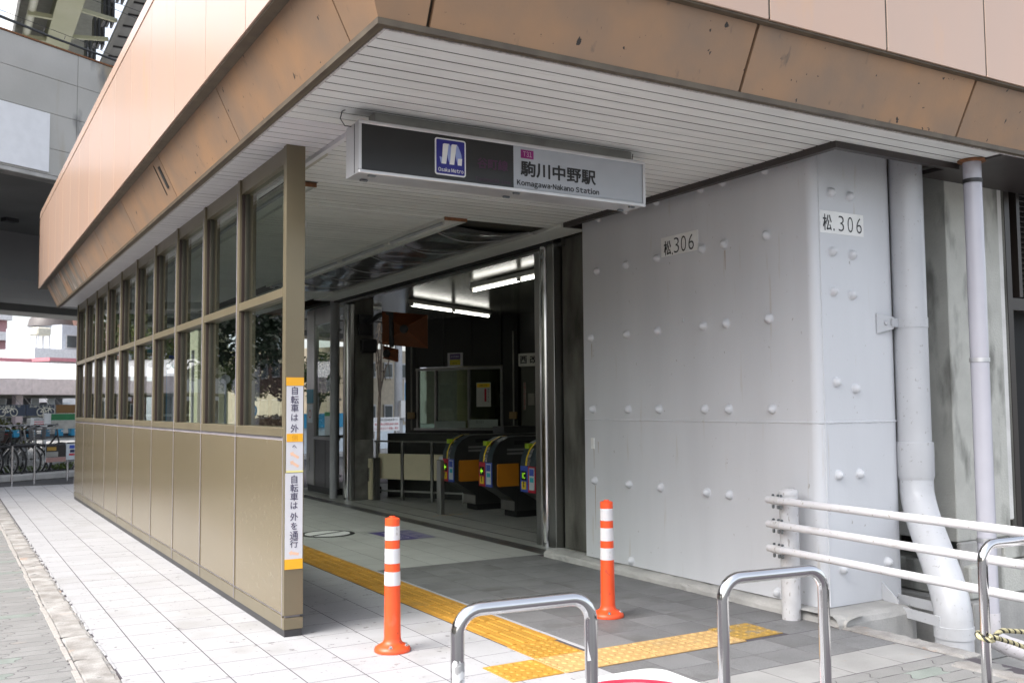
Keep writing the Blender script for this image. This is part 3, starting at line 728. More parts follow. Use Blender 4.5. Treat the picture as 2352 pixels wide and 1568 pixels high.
MB().tube([(3.665, 4.80, 2.80), (3.69, 4.80, 2.84), (3.70, 4.80, 2.89)], .003, 6).build('cable', INK, sg)

# ================================================================ STEEL PIER
KX = 1.013
def kz(z): return EYE + (z - EYE) * KX
pier = thing('steel_pier', 'large light grey steel pier clad in bolted plates with painted numbers', 'pier', (5.1, 5.5, .07))
PX0, PX1, PY0, PY1 = 4.68, 5.50, 4.255, 6.80
def rr(x0, x1, y0, y1, rs, z, n=8):
    pts = []
    for (cx, cy, a0, r) in ((x1 - rs[0], y1 - rs[0], 0, rs[0]), (x0 + rs[1], y1 - rs[1], 90, rs[1]), (x0 + rs[2], y0 + rs[2], 180, rs[2]), (x1 - rs[3], y0 + rs[3], 270, rs[3])):
        for k in range(n + 1):
            a = R(a0 + 90 * k / n); pts.append((cx + r * math.cos(a), cy + r * math.sin(a), z))
    return pts
rs = (.05, .012, .065, .16)
MB().prism(rr(PX0, PX1, PY0, PY1, rs, .07), rr(PX0, PX1, PY0, PY1, rs, 1.197), True).build('lower_plate', STEEL, pier)
MB().prism(rr(PX0, PX1, PY0, PY1, rs, 1.203), rr(PX0, PX1, PY0, PY1, rs, 3.10), True).build('upper_plate', STEEL, pier)
def bead(pts, r, name):
    p2 = []
    for a, b in zip(pts, pts[1:]):
        a, b = Vector(a), Vector(b); n = max(1, int((b - a).length / .012))
        for k in range(n): p2.append(a + (b - a) * k / n)
    p2.append(Vector(pts[-1])); return MB().tube(p2, [r * random.uniform(.6, 1.25) for _ in p2], 6).build(name, STEEL, pier)
loop = rr(PX0, PX1, PY0, PY1, rs, 1.20); n_ = 9
bead([loop[2 * n_ - 1 - 0]] + loop[2 * n_:3 * n_] + loop[3 * n_:4 * n_], .0075, 'weld_bead')
wl = [(4.737 if abs(z - 1.2) < 9 else 0, PY0 - .0005, z) for z in (.075, 2.9)]
bead(wl, .006, 'weld_bead')
bm_ = {}
prof = [(.036, 0), (.036, .003), (.031, .004), (.030, .012), (.024, .026), (.013, .037), (.010, .038), (.009, .041)]
for ax in ('L', 'F'):
    A = (YR, ZU, (-1, 0, 0)) if ax == 'L' else (XR, ZU, (0, -1, 0)); bm_[ax] = MB().lathe(prof, (0, 0, 0), 14, A).mesh('bolt_head', STEEL)
rows = [(2.848, (6.467, 6.091, 5.711, 5.216, 4.992, 4.588)), (2.415, (6.493, 6.102, 5.717, 5.212, 4.988, 4.59)), (1.869, (6.591, 6.107, 5.724, 5.218, 4.987, 4.585)),
        (1.285, (6.582, 6.102, 5.724, 5.22, 4.979, 4.576)), (.708, (6.565, 6.106, 5.722, 5.216, 4.993)), (.125, (6.095, 4.575))]
for z, ys in rows:
    for y in ys: link('bolt_head', bm_['L'], pier, (PX0, y * KX, kz(z)))
for x, z in ((4.783, 2.638), (4.951, 2.629), (4.782, 2.266), (4.961, 2.257), (4.779, 2.016), (4.951, 2.001), (4.783, 1.451), (4.954, 1.41), (4.778, .879), (4.967, .879), (4.791, .307)):
    link('bolt_head', bm_['F'], pier, (x * KX, PY0, kz(z)))
link('bolt_head', bm_['F'], pier, (5.27, PY0, kz(.314)))
box('tag_plate', STEEL, pier, PX0 - .006, PX0, 5.50, 5.545, 1.92, 1.95); box('tag_plate', PLATE, pier, PX0 - .005, PX0, 6.655, 6.70, .96, 1.05)
RSTK = mat('rust streak', (.33, .22, .13), .8, col2=(.46, .40, .34), scale=20, stretch=(1, 1, .2))
for (y, z0_, z1_) in ((6.650, .30, .66), (6.662, .80, 1.0), (5.05, 2.25, 2.385), (6.675, 1.70, 1.83), (6.60, .93, 1.02)):
    MB().add([(PX0 - .0012, y - .004, z1_), (PX0 - .0012, y + .004, z1_), (PX0 - .0012, y + .002, z0_), (PX0 - .0012, y - .001, z0_)], [(0, 1, 2, 3)]).build('rust_streak', RSTK, pier)
# number plates
y0, y1, z0, z1 = 5.256 * KX, 5.666 * KX, kz(2.4155), kz(2.5595)
pl = box('number_plate', PLATE, pier, PX0 - .003, PX0, y0, y1, z0, z1)
dL = (0, -1, 0); cz = (z0 + z1) / 2
lettering('松', INK, pl, (PX0 - .0042, y1 - .075, cz - .012), dL, ZU, w=.082, h=.108, bold=.012)
lettering('.', INK, pl, (PX0 - .0042, y1 - .130, cz - .062), dL, ZU, w=.013, h=.016)
for ch, o in (('3', .178), ('0', .258), ('6', .342)): lettering(ch, INK, pl, (PX0 - .0042, y1 - o, cz - .004), dL, ZU, w=.058, h=.114, bold=-.012)
x0, x1, z0, z1 = 4.6645 * KX, 5.0765 * KX, kz(2.379), kz(2.519); x0 += .012
pl = box('number_plate', PLATE, pier, x0, x1, PY0 - .003, PY0, z0, z1); cz = (z0 + z1) / 2
lettering('松', INK, pl, (x0 + .068, PY0 - .0042, cz - .004), XR, ZU, w=.078, h=.102, bold=.012)
lettering('.', INK, pl, (x0 + .128, PY0 - .0042, cz - .046), XR, ZU, w=.013, h=.016)
for ch, o in (('3', .196), ('0', .280), ('6', .362)): lettering(ch, INK, pl, (x0 + o, PY0 - .0042, cz - .002), XR, ZU, w=.050, h=.100, bold=-.012)

# concrete plinth below the pier
pp = thing('concrete_plinth', 'worn concrete plinth and sloping kerb under the grey steel pier', 'plinth', (4.7, 5.5, 0))
def wob(pts, a): return [(p[0] + jig(a), p[1], p[2] + jig(a)) for p in pts]
vs = []; fs = []; N = 60; pr = [(4.598, -.02), (4.60, .028), (4.612, .045), (4.64, .054), (4.70, .064), (4.76, .066)]
for k in range(N + 1):
    y = 4.015 + 3.325 * k / N
    for i, (a, b) in enumerate(pr): vs.append((a + jig(.005) * (i < 4), y, b + jig(.004)))
for k in range(N):
    for i in range(len(pr) - 1): a = k * len(pr) + i; fs.append((a, a + 1, a + 1 + len(pr), a + len(pr)))
MB().add(vs, fs).build('kerb', CONC, pp)
mb = MB(); n = 10
pr = [(4.03, -.42), (4.035, .02), (4.05, .05), (4.085, .066), (4.5, .067)]
vs = []; fs = []
for k in range(n + 1):
    x = 4.56 + .72 * k / n
    for i, (a, b) in enumerate(pr): vs.append((x, a + jig(.004) * (i < 4) + (.03 if k == n else 0), b + jig(.003) - (.02 if k == n and i > 1 else 0)))
for k in range(n):
    for i in range(len(pr) - 1): a = k * len(pr) + i; fs.append((a, a + 1, a + 1 + len(pr), a + len(pr)))
vs2 = vs[-5:] ; o = len(vs); vs += [(p[0] + .005, 4.7, p[2]) for p in vs2]; fs += [(o - 5 + i, o - 4 + i, o + i + 1, o + i) for i in range(4)]
mb.add(vs, fs).build('block', CONC, pp)
# platform edge kerb and drop
ek = thing('edge_kerb', 'rough concrete kerb along the drop beside the white drainpipe', 'kerb', (4.65, 3.6, 0))
def lumpy(x0, x1, y0, y1, z0, z1, nx, ny, a, m, name, par, rnd=.03):
    vs = []; fs = []; n = (nx + 1)
    for j in range(ny + 1):
        for i in range(nx + 1):
            e = (i in (0, nx)) or (j in (0, ny)); dz = -rnd * random.uniform(.2, 1) if e else 0
            vs.append((x0 + (x1 - x0) * i / nx + jig(a) * (0 < i), y0 + (y1 - y0) * j / ny + jig(a), z1 + dz * .4 + jig(a * .4)))
    for j in range(ny):
        for i in range(nx): q = j * n + i; fs.append((q, q + 1, q + 1 + n, q + n))
    rim = [i for i in range(n)] + [j * n + nx for j in range(1, ny + 1)] + [ny * n + i for i in range(nx - 1, -1, -1)] + [j * n for j in range(ny - 1, 0, -1)]
    o = len(vs); vs += [(vs[i][0], vs[i][1], z0) for i in rim]; r_ = len(rim)
    for k in range(r_): fs.append((rim[k], rim[(k + 1) % r_], o + (k + 1) % r_, o + k))
    return MB().add(vs, fs).build(name, m, par)
lumpy(4.585, 4.735, 3.24, 4.10, -.45, .012, 5, 22, .005, KERB, 'kerb_stone', ek)
lumpy(4.405, 4.56, 1.4, 3.235, -.45, .006, 5, 40, .005, KERB, 'kerb_stone', ek)
box('retaining_face', CONC, ek, 4.50, 4.70, -1, 4.05, -.5, -.03)

# ================================================================ PIPES AT RIGHT
dp = thing('drainpipe', 'thick white drainpipe bending outward beside the grey pier', 'pipe', (5.225, 3.76, -.42))
A_, B_ = Vector((5.53, 4.22, 0)), Vector((5.225, 3.76, 0)); r = .107
pts = [A_ + Vector((0, 0, z)) for z in (3.0, 2.0, 1.0, .86)]
for k in range(1, 13):
    t = k / 12; e = t * t * (3 - 2 * t); q = A_.lerp(B_, e); q.z = .80 - .78 * t; pts.append(q)
pts += [B_ + Vector((0, 0, z)) for z in (-.1, -.3, -.43)]
MB().tube(pts, r, 28).build('pipe', WHITEP, dp)
MB().tube([A_ + Vector((0, 0, z)) for z in (1.062, 1.06, .845, .825, .81)], [.113, .118, .118, .112, .1075], 28).build('socket', WHITEP, dp)
def clampring(c, z0, z1, rad, m, par, n=28): return MB().lathe([(rad, z0), (rad + .004, z0), (rad + .004, z1), (rad, z1)], (c[0], c[1], 0), n).build('clamp', m, par)
c1_ = clampring(A_, 1.81, 1.875, r, WHITEP, dp); c2_ = clampring(B_, -.07, .0, r + .002, WHITEP, dp)
vdir = (Vector((5.65, 4.30, 0)) - Vector((5.27, 4.25, 0))).normalized()
MB().prism([(5.235, 4.252, 1.77), (5.235, 4.252, 1.90), (5.36, 4.225, 1.878), (5.36, 4.225, 1.80)], [(5.235, 4.243, 1.77), (5.235, 4.243, 1.90), (5.36, 4.216, 1.878), (5.36, 4.216, 1.80)]).build('bracket', WHITEP, dp)
MB().obox((5.395, 4.224, 1.842), (.06, .004, .028), (Vector((.30, .07, 0)).normalized(), Vector((-.07, .30, 0)).normalized(), ZU)).build('bracket_arm', WHITEP, dp)
MB().lathe([(.016, 0), (.016, .012), (.008, .016)], (5.30, 4.232, 1.838), 8, (XR, ZU, (0, -1, 0))).build('bolt', WHITEP, dp)
for (a, b) in (((5.205, 4.25), (5.118, 3.775)), ((5.37, 4.27), (5.325, 3.80))):
    a = Vector((*a, 0)); b = Vector((*b, 0)); d = (b - a).normalized(); s_ = Vector((-d.y, d.x, 0))
    MB().obox((a + b) / 2 + Vector((0, 0, .03 if a.x < 5.3 else .06)), ((b - a).length / 2, .004, .03), (d, s_, ZU)).build('bracket_arm', WHITEP, dp)
MB().prism([(5.206, 4.254, .075), (5.206, 4.254, .185), (5.180, 4.11, .09), (5.180, 4.11, .03)], [(5.214, 4.254, .075), (5.214, 4.254, .185), (5.188, 4.11, .09), (5.188, 4.11, .03)]).build('bracket', WHITEP, dp)

sp = thing('slim_pipe', 'slim lilac downpipe strapped to the stained concrete column', 'pipe', (5.737, 3.87, -.15))
MB().tube([(5.737, 3.87, 2.88), (5.737, 3.87, 1.5), (5.737, 3.87, -.06)], .0565, 24).build('pipe', LILAC, sp)
MB().tube([(5.737, 3.87, .0), (5.737, 3.87, -.10), (5.75, 3.855, -.165), (5.80, 3.79, -.205), (6.02, 3.50, -.30), (6.3, 3.15, -.41)], .060, 22).build('elbow', mat('weathered pipe', (.55, .53, .55), .5, spots=[(50, (1, 1, 1), .6, .05, (.35, .33, .33))]), sp)
MB().lathe([(.058, 2.868), (.085, 2.872), (.088, 2.884), (.058, 2.886)], (5.737, 3.87, 0), 28).build('ceiling_ring', RUST, sp)
for z in (2.745, 1.588, .45):
    c_ = clampring((5.737, 3.87), z - .013, z + .013, .057, ALU if z < 2 else DARKM, sp)
    MB().obox((5.85, 3.99, z - .03), (.075, .004, .022), (Vector((.7, .72, 0)).normalized(), Vector((-.72, .7, 0)).normalized(), ZU)).build('strap', ALU if z < 2 else DARKM, sp)

cc = thing('concrete_column', 'pale rough concrete column with black stains behind the slim pipe', 'column', (6.4, 4.6, 0))
box('shaft', STUCCO, cc, 6.05, 6.66, 4.30, 5.0, .36, 3.15, c=.006); box('side_render', mat('white render', (.68, .67, .65), .85, bump=.8, bscale=60), cc, 6.662, 6.735, 4.318, 5.0, .47, 3.15, c=.008)
box('rough_joint', CONCD, cc, 6.737, 6.79, 4.335, 5.0, .2, 3.15, c=.005)
box('base_ledge', CONC, cc, 6.04, 6.50, 4.27, 4.31, .13, .36, c=.01); box('base_block', STUCCO, cc, 6.06, 7.2, 4.22, 5.0, -.02, .205, c=.012); box('footing', CONC, cc, 6.0, 7.55, 4.16, 5.0, -.42, -.025, c=.01)
box('side_block', STUCCO, cc, 6.502, 7.2, 4.25, 5.0, .21, .355, c=.01)
bw = thing('back_wall', 'shadowed mottled concrete wall strip seen between the drainpipe and column', 'wall', (6.0, 5.0, 0))
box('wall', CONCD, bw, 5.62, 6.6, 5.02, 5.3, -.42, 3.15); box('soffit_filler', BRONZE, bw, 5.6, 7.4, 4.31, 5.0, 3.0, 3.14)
MB().tube([(6.28, 5.0, -.4), (6.28, 5.0, 3.0)], .05, 12).build('buried_pipe', CONC, bw)
lv = thing('louvre_panel', 'dark brown louvred panel at the far right edge', 'louvre', (7.1, 4.4, .5))
LB = mat('dark brown louvre', (.035, .028, .024), .4)
for a in ((6.80, 6.86, .36, 3.1), (6.95, 6.99, 2.1, 3.1)): box('frame', LB, lv, a[0], a[1], 4.34, 4.44, a[2], a[3])
box('frame', LB, lv, 6.86, 7.5, 4.345, 4.44, 2.00, 2.09); box('backing', mat('void dark', (.01, .01, .01), .8), lv, 6.8, 7.6, 4.5, 4.52, .36, 3.1)
for k in range(24): MB().obox((7.25, 4.40, 2.14 + k * .04), (.26, .025, .003), (XR, (0, .8, .6), (0, -.6, .8))).build('slat', LB, lv)

# ================================================================ GUARD RAIL
gd = thing('guard_rail', 'white three-rail tubular guard rail with chipped post beside the pier', 'guard rail', (4.545, 4.39, 0))
MB().lathe([(.057, 0), (.057, .772)], (4.545, 4.39, 0), 24).build('post', POSTW, gd)
MB().lathe([(.060, .755), (.061, .772), (.052, .786), (.03, .794), (.004, .796)], (4.545, 4.39, 0), 24).build('post_cap', POSTW, gd)
ra, rb = Vector((4.4515, 4.475, 0)), Vector((4.19, 1.95, 0)); d = (rb - ra).normalized(); sd_ = Vector((-d.y, d.x, 0))
for z in (.727, .579, .430):
    q = Vector((0, 0, z))
    MB().tube([ra - d * .012 + q, ra - d * .004 + q, ra + q, rb + q], [.008, .018, .0225, .0225], 16).build('rail', RAILW, gd)
    cl = MB().tube([ra + d * .045 + q, ra + d * .125 + q], .0255, 16).build('clamp', POSTW, gd)
    MB().obox(Vector((4.488, 4.39, z)), (.03, .02, .018), (sd_, d, ZU)).build('clamp_arm', POSTW, gd)
    for t in (.052, .098, .128): MB().lathe([(.0085, .026), (.0085, .034), (.005, .038)], ra + d * t + q, 8).lathe([(.006, -.050), (.009, -.046), (.009, -.028)], ra + d * t + q, 6).build('bolt', BOLT, gd)

# ================================================================ U BARRIERS
def ubar(label, xa, ya, xb, yb, h=.70):
    t = thing('hoop_barrier', label, 'barrier', ((xa + xb) / 2, (ya + yb) / 2, 0), 'stainless hoop barriers in a row')
    a, b = Vector((xa, ya, 0)), Vector((xb, yb, 0)); d = (b - a).normalized(); rr_ = .075; rad = .0214
    pts = [a, a + Vector((0, 0, h * .5)), a + Vector((0, 0, h - rr_))]
    for k in range(1, 9):
        t_ = R(90 * k / 8); pts.append(a + d * (rr_ - rr_ * math.cos(t_)) + Vector((0, 0, h - rr_ + rr_ * math.sin(t_))))
    for k in range(0, 9):
        t_ = R(90 * k / 8); pts.append(b - d * (rr_ - rr_ * math.sin(t_)) + Vector((0, 0, h - rr_ + rr_ * math.cos(t_))))
    pts += [b + Vector((0, 0, h * .5)), b]
    MB().tube(pts, rad, 20).build('hoop', INOX, t)
    for p in (a, b): MB().lathe([(.05, .001), (.05, .004), (.023, .008), (.023, .014)], p, 20).build('floor_flange', INOX, t)
    return t
u1 = ubar('nearest stainless hoop barrier with peeling sticker on its left leg', 1.371, 2.685, 1.838, 2.648)
u2 = ubar('stainless hoop barrier in front of the white guard rail post', 2.412, 2.655, 2.872, 2.612)
u3 = ubar('stainless hoop barrier with black and yellow rope, at the right edge', 3.935, 2.68, 4.40, 2.64)
# torn sticker on the first leg
stm = mat('torn sticker', (.72, .72, .72), .5, spots=[(38, (1, 1, 1), .53, .02, (.33, .33, .33))])
n = 20; vs = []; fs = []
for k in range(15):
    t_ = R(195 + 150 * k / 14)
    for z in (.43, .55): vs.append((1.371 + .0218 * math.cos(t_), 2.685 + .0218 * math.sin(t_), z + (jig(.008))))
for k in range(14): fs.append((2 * k, 2 * k + 2, 2 * k + 3, 2 * k + 1))
MB().add(vs, fs, True).build('sticker', stm, u1)
vs = [(1.838 - .0205, 2.648 - .0085, z) for z in (.50, .565)] + [(1.838 - .0135, 2.648 - .0175, .503), (1.838 - .018, 2.648 - .0125, .53)]
MB().add(vs, [(0, 2, 3, 1)]).build('sticker', PAPER, u1)
# rope
rp = thing('barrier_rope', 'twisted black and yellow rope tied round the right-hand hoop leg', 'rope', (3.935, 2.68, .3))
YB = mat('rope yellow', (.46, .42, .25), .7); BK = mat('rope black', (.02, .02, .018), .7)
def rope(path, tag_):
    pts = [Vector(p) for p in path]; dense = []
    for a, b in zip(pts, pts[1:]):
        n = max(2, int((b - a).length / .003))
        for k in range(n): dense.append(a.lerp(b, k / n))
    for s_, m_ in ((0, YB), (2.09, YB), (4.18, BK)):
        out = []
        for i, p in enumerate(dense):
            d = (dense[min(i + 1, len(dense) - 1)] - dense[max(i - 1, 0)]).normalized(); a = Vector((0, 0, 1)) - d * d.z
            if a.length < .1: a = Vector((1, 0, 0)) - d * d.x
            a.normalize(); b = d.cross(a); t_ = i * .003 / .042 * 2 * math.pi + s_; out.append(p + (a * math.cos(t_) + b * math.sin(t_)) * .0052)
        MB().tube(out, .0058, 7).build('strand', m_, rp)
c0 = Vector((3.935, 2.68, .305))
rope([c0 + Vector((.033 * math.cos(R(a)), .033 * math.sin(R(a)), .01 * math.sin(R(a)))) for a in range(-360, 1, 24)] , 0)
rope([(3.91, 2.645, .318), (3.95, 2.64, .306), (4.00, 2.66, .293), (4.10, 2.66, .262), (4.3, 2.66, .19), (4.6, 2.65, .12)], 1)
rope([(3.965, 2.665, .296), (3.99, 2.66, .318), (4.03, 2.66, .324), (4.18, 2.66, .30), (4.45, 2.65, .25)], 2)

# ================================================================ BOLLARDS
def bollard(label, x, y):
    t = thing('rubber_bollard', label, 'bollard', (x, y, 0), 'orange rubber bollards')
    pr = lambda z: .0455 - .0065 * (z - .05) / .67
    MB().lathe([(.098, .002), (.099, .012), (.094, .024), (.075, .036), (.056, .046), (.0485, .058), (pr(.07), .075)] + [(pr(z), z) for z in (.2, .354)], (x, y, 0), 32).build('base', ORANGE, t)
    segs = [(.354, .427, REFL, .0016), (.427, .472, ORANGE, 0), (.472, .551, REFL, .0012), (.551, .597, ORANGE, 0), (.597, .672, REFL, .0012), (.672, .712, ORANGE, .001)]
    for a, b, m_, e in segs: MB().lathe([(pr(a) + e, a), (pr(b) + e, b)], (x, y, 0), 32).build('reflective_band' if m_ is REFL else 'band', m_, t)
    MB().lathe([(.037, .712), (.030, .716), (.017, .716), (.016, .724), (.004, .725)], (x, y, 0), 24).build('cap', ORANGE, t)
    for a in (200, 240, 320, 80):
        px, py = x + .077 * math.cos(R(a)), y + .077 * math.sin(R(a))
        if a == 200: continue
        MB().lathe([(.013, .030), (.012, .038), (.006, .0385)], (px, py, 0), 12).lathe([(.008, .036), (.008, .044), (.004, .047)], (px, py, 0), 8).build('anchor_bolt', INOX, t)
    return t
bollard('orange and white striped bollard on white tiles by the wall end', 2.150, 4.985)
b2_ = bollard('orange and white striped bollard on dark tiles before the grey pier', 3.640, 5.055)

# ================================================================ FLOOR STICKERS
fs_ = thing('floor_sign', 'white rounded floor sheet with red prohibition ring, cut by the frame', 'floor sign', (2.8, 3.6, .004))
def rrz(x0, x1, y0, y1, r, z, n=6): return [(p[0], p[2], z) for p in rrect(x0, x1, y0, y1, r, 0, n)]
ce = Vector((2.70, 3.47)); ang = R(-2)
def rotz(pts): return [(ce.x + (p[0]) * math.cos(ang) - p[1] * math.sin(ang), ce.y + p[0] * math.sin(ang) + p[1] * math.cos(ang), p[2]) for p in pts]
MB().prism(rotz(rrz(-.36, .43, -.5, .50, .10, .0065)), rotz(rrz(-.36, .43, -.5, .50, .10, .003))).build('sheet', WHT, fs_)
def ringmesh(r0, r1, z, c=(0, 0), n=48):
    vs = []; f_ = []
    for k in range(n):
        t_ = 2 * math.pi * k / n; vs += [(c[0] + r0 * math.cos(t_), c[1] + r0 * math.sin(t_), z), (c[0] + r1 * math.cos(t_), c[1] + r1 * math.sin(t_), z)]
    for k in range(n): a = 2 * k; b = 2 * ((k + 1) % n); f_.append((a, b, b + 1, a + 1))
    return vs, f_
REDR = mat('prohibition red', (.70, .02, .06), .4)
vs, f_ = ringmesh(.255, .315, .0078, (.035, .10)); MB().add(rotz(vs), f_).build('ring', REDR, fs_)
q = [(-.16, .30, .0082), (-.125, .335, .0082), (.235, -.10, .0082), (.20, -.135, .0082)]; MB().add(rotz(q), [(0, 1, 2, 3)]).build('slash', REDR, fs_)
# bicycle pictogram inside
mb = MB()
for cx in (-.09, .15):
    vs, f_ = ringmesh(.075, .088, .0074, (cx, .06)); mb.add(rotz(vs), f_)
def bar(mb, a, b, wd, z=.0074):
    a = Vector(a); b = Vector(b); d = (b - a).normalized(); n2 = Vector((-d.y, d.x)) * wd / 2
    mb.add(rotz([(a.x + n2.x, a.y + n2.y, z), (b.x + n2.x, b.y + n2.y, z), (b.x - n2.x, b.y - n2.y, z), (a.x - n2.x, a.y - n2.y, z)]), [(0, 1, 2, 3)])
for a, b in (((-.09, .06), (-.02, .18)), ((-.02, .18), (.11, .18)), ((.11, .18), (.15, .06)), ((-.02, .18), (.03, .06)), ((-.09, .06), (.03, .06)), ((.03, .06), (.11, .18)), ((.09, .235), (.13, .235)), ((.11, .18), (.10, .235)), ((-.05, .215), (.0, .215)), ((-.02, .18), (-.03, .215))): bar(mb, a, b, .012)
mb.build('pictogram', INK, fs_)

cs = thing('circular_floor_sticker', 'round white floor sticker with black ring and slash inside the passage', 'floor sticker', (3.53, 9.89, .002))
def circ(c, r, z, n=40): return [(c[0] + r * math.cos(2 * math.pi * k / n), c[1] + r * math.sin(2 * math.pi * k / n), z) for k in range(n)]
MB().prism(circ((3.53, 9.89), .285, .0032), circ((3.53, 9.89), .285, .001)).build('ring', INK, cs)
MB().add(circ((3.53, 9.89), .235, .0040), [tuple(range(40))]).build('disc', WHT, cs)
d = Vector((.55, .83)).normalized(); n2 = Vector((-d.y, d.x)); c0 = Vector((3.53, 9.89))
def fbar(a, b, wd, m_, par, z, name):
    a = Vector(a); b = Vector(b); dd = (b - a).normalized(); nn2 = Vector((-dd.y, dd.x)) * wd / 2
    return MB().add([(*(a + nn2), z), (*(b + nn2), z), (*(b - nn2), z), (*(a - nn2), z)], [(0, 1, 2, 3)]).build(name, m_, par)
fbar(c0 - Vector((.20, .10)), c0 + Vector((.20, .10)), .05, INK, cs, .0048, 'slash')
fbar(c0 - Vector((.12, .09)), c0 + Vector((.17, .05)), .014, WHT, cs, .0054, 'slash_core')
pu = thing('purple_floor_sticker', 'purple rectangular floor sticker with white lettering and arrows', 'floor sticker', (4.15, 9.35, .002))
PUR = mat('purple vinyl', (.075, .055, .21), .45); PURL = mat('worn lilac vinyl', (.22, .21, .31), .5)
MB().add([(3.91, 9.71, .003), (3.95, 9.0, .003), (4.17, 9.0, .003), (4.17, 9.71, .003)], [(0, 1, 2, 3)]).build('field', PUR, pu)
MB().add([(4.17, 9.71, .003), (4.17, 9.0, .003), (4.37, 9.0, .003), (4.375, 9.71, .003)], [(0, 1, 2, 3)]).build('arrow_field', PURL, pu)
for k in range(3):
    y = 9.12 + k * .2; MB().add([(4.20, y, .0038), (4.33, y + .07, .0038), (4.20, y + .14, .0038), (4.25, y + .07, .0038)], [(0, 1, 2, 3)]).build('arrow', PUR, pu)
lettering('西改札口', PALE, pu, (4.07, 9.35, .0042), (0, -1, 0), XR, w=.5, h=.12)

# ================================================================ SHUTTER OPENING
sh = thing('roller_shutter', 'stainless roller shutter frame, shutter raised, across the hall opening', 'shutter', (5.0, 10.4, 0))
VOID = mat('void dark', (.01, .01, .01), .8)
box('guide_rail', INOXB, sh, 4.955, 5.075, 7.68, 7.80, 0, 2.86, c=.004); MB().lathe([(.05, 0), (.05, 2.84)], (4.975, 7.862, 0), 24).build('guide_tube', INOX, sh)
box('guide_rail', INOXB, sh, 4.95, 5.02, 7.925, 8.02, 0, 2.80, c=.004)
box('guide_rail', INOXB, sh, 5.04, 5.09, 13.17, 13.24, 0, 2.80, c=.004); MB().lathe([(.05, 0), (.05, 2.80)], (5.045, 13.31, 0), 20).build('guide_tube', INOX, sh); box('guide_rail', INOXB, sh, 5.03, 5.09, 13.37, 13.45, 0, 2.8)
box('head_box', SOFFD, sh, 4.602, 4.90, 7.0, 13.5, 2.864, 2.896); box('head_slot', VOID, sh, 4.902, 4.99, 7.6, 13.5, 2.845, 2.896); box('head_plate', INOXB, sh, 4.992, 5.06, 7.6, 13.5, 2.82, 2.896)
cp = thing('concrete_jamb', 'narrow dark mottled concrete jamb between shutter rail and grey pier', 'jamb', (5.15, 7.45, 0))
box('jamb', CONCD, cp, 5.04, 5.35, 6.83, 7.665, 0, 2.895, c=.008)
pl_ = thing('concrete_pillar', 'dark concrete pillar at the far end of the shutter opening', 'pillar', (5.25, 13.4, 0))
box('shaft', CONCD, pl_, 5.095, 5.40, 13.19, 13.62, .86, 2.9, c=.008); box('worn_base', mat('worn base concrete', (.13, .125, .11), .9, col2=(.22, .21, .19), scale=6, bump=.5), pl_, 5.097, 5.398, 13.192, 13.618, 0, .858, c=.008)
fg = thing('folded_gate', 'folded stainless gate standing at the foot of the concrete pillar', 'gate', (5.37, 13.1, 0))
for k, (x, wd) in enumerate(((5.30, .03), (5.335, .05), (5.39, .025), (5.418, .025))): box('leaf', INOXB if k else CREAM, fg, x, x + wd, 13.05 + .004 * k, 13.16, .01, .60 - .01 * (k == 0), c=.002)
box('handle', INOX, fg, 5.275, 5.298, 13.09, 13.12, .27, .46)
gp = thing('grey_downpipe', 'grey downpipe beside the stainless shutter rail at the far pillar', 'pipe', (4.99, 13.73, 0))
GP = mat('grey pvc', (.36, .36, .38), .35)
MB().lathe([(.056, 0), (.056, 2.89)], (4.99, 13.73, 0), 20).build('pipe', GP, gp)
for z in (.30, 1.42, 2.45): MB().lathe([(.060, z), (.060, z + .03)], (4.99, 13.73, 0), 20).build('collar', GP, gp); box('bracket', GP, gp, 5.04, 5.10, 13.70, 13.76, z, z + .03)
kk = thing('ticket_kiosk', 'stainless glazed kiosk with dark lower panels beyond the concrete pillar', 'kiosk', (5.4, 14.8, 0))
box('base', DARKM, kk, 5.12, 5.9, 14.1, 15.28, 0, .10); box('corner_post', INOXB, kk, 5.10, 5.18, 14.93, 15.30, .10, 2.88, c=.01); box('corner_post', INOXB, kk, 5.10, 5.16, 13.95, 14.02, .10, 2.88)
for a, b in ((14.03, 14.44), (14.45, 14.925)): box('lower_panel', mat('dark lilac steel', (.09, .085, .09), .3, metal=.5), kk, 5.115, 5.15, a, b, .10, .82, c=.003)
box('sill', INOXB, kk, 5.09, 5.2, 14.02, 14.928, .825, .87); box('head', INOXB, kk, 5.11, 5.17, 14.02, 14.928, 2.62, 2.88)
box('glass_pane', GLASS, kk, 5.13, 5.136, 14.025, 14.925, .872, 2.615); box('roof', SOFFD, kk, 5.12, 5.9, 14.1, 15.28, 2.84, 2.88)
box('rear_post', INOXB, kk, 5.82, 5.9, 15.2, 15.28, .1, 2.84); box('rear_sill', INOXB, kk, 5.2, 5.82, 15.22, 15.26, .82, .87)
box('poster', mat('teal sign', (.01, .23, .36), .4), kk, 5.095, 5.099, 14.96, 15.28, 1.39, 1.61); box('poster', PALE, kk, 5.095, 5.099, 14.99, 15.23, 1.08, 1.375)
vs, f_ = ringmesh(.05, .066, 0, (0, 0), 24); MB().add([(5.0935, 15.11 + p[0], 1.22 + p[1]) for p in vs], f_).build('ring_mark', RED, kk)
box('poster', PALE, kk, 5.124, 5.127, 14.25, 14.5, .9, 1.25); box('poster', mat('green print', (.05, .35, .12), .5), kk, 5.1215, 5.1235, 14.25, 14.5, 1.19, 1.25)

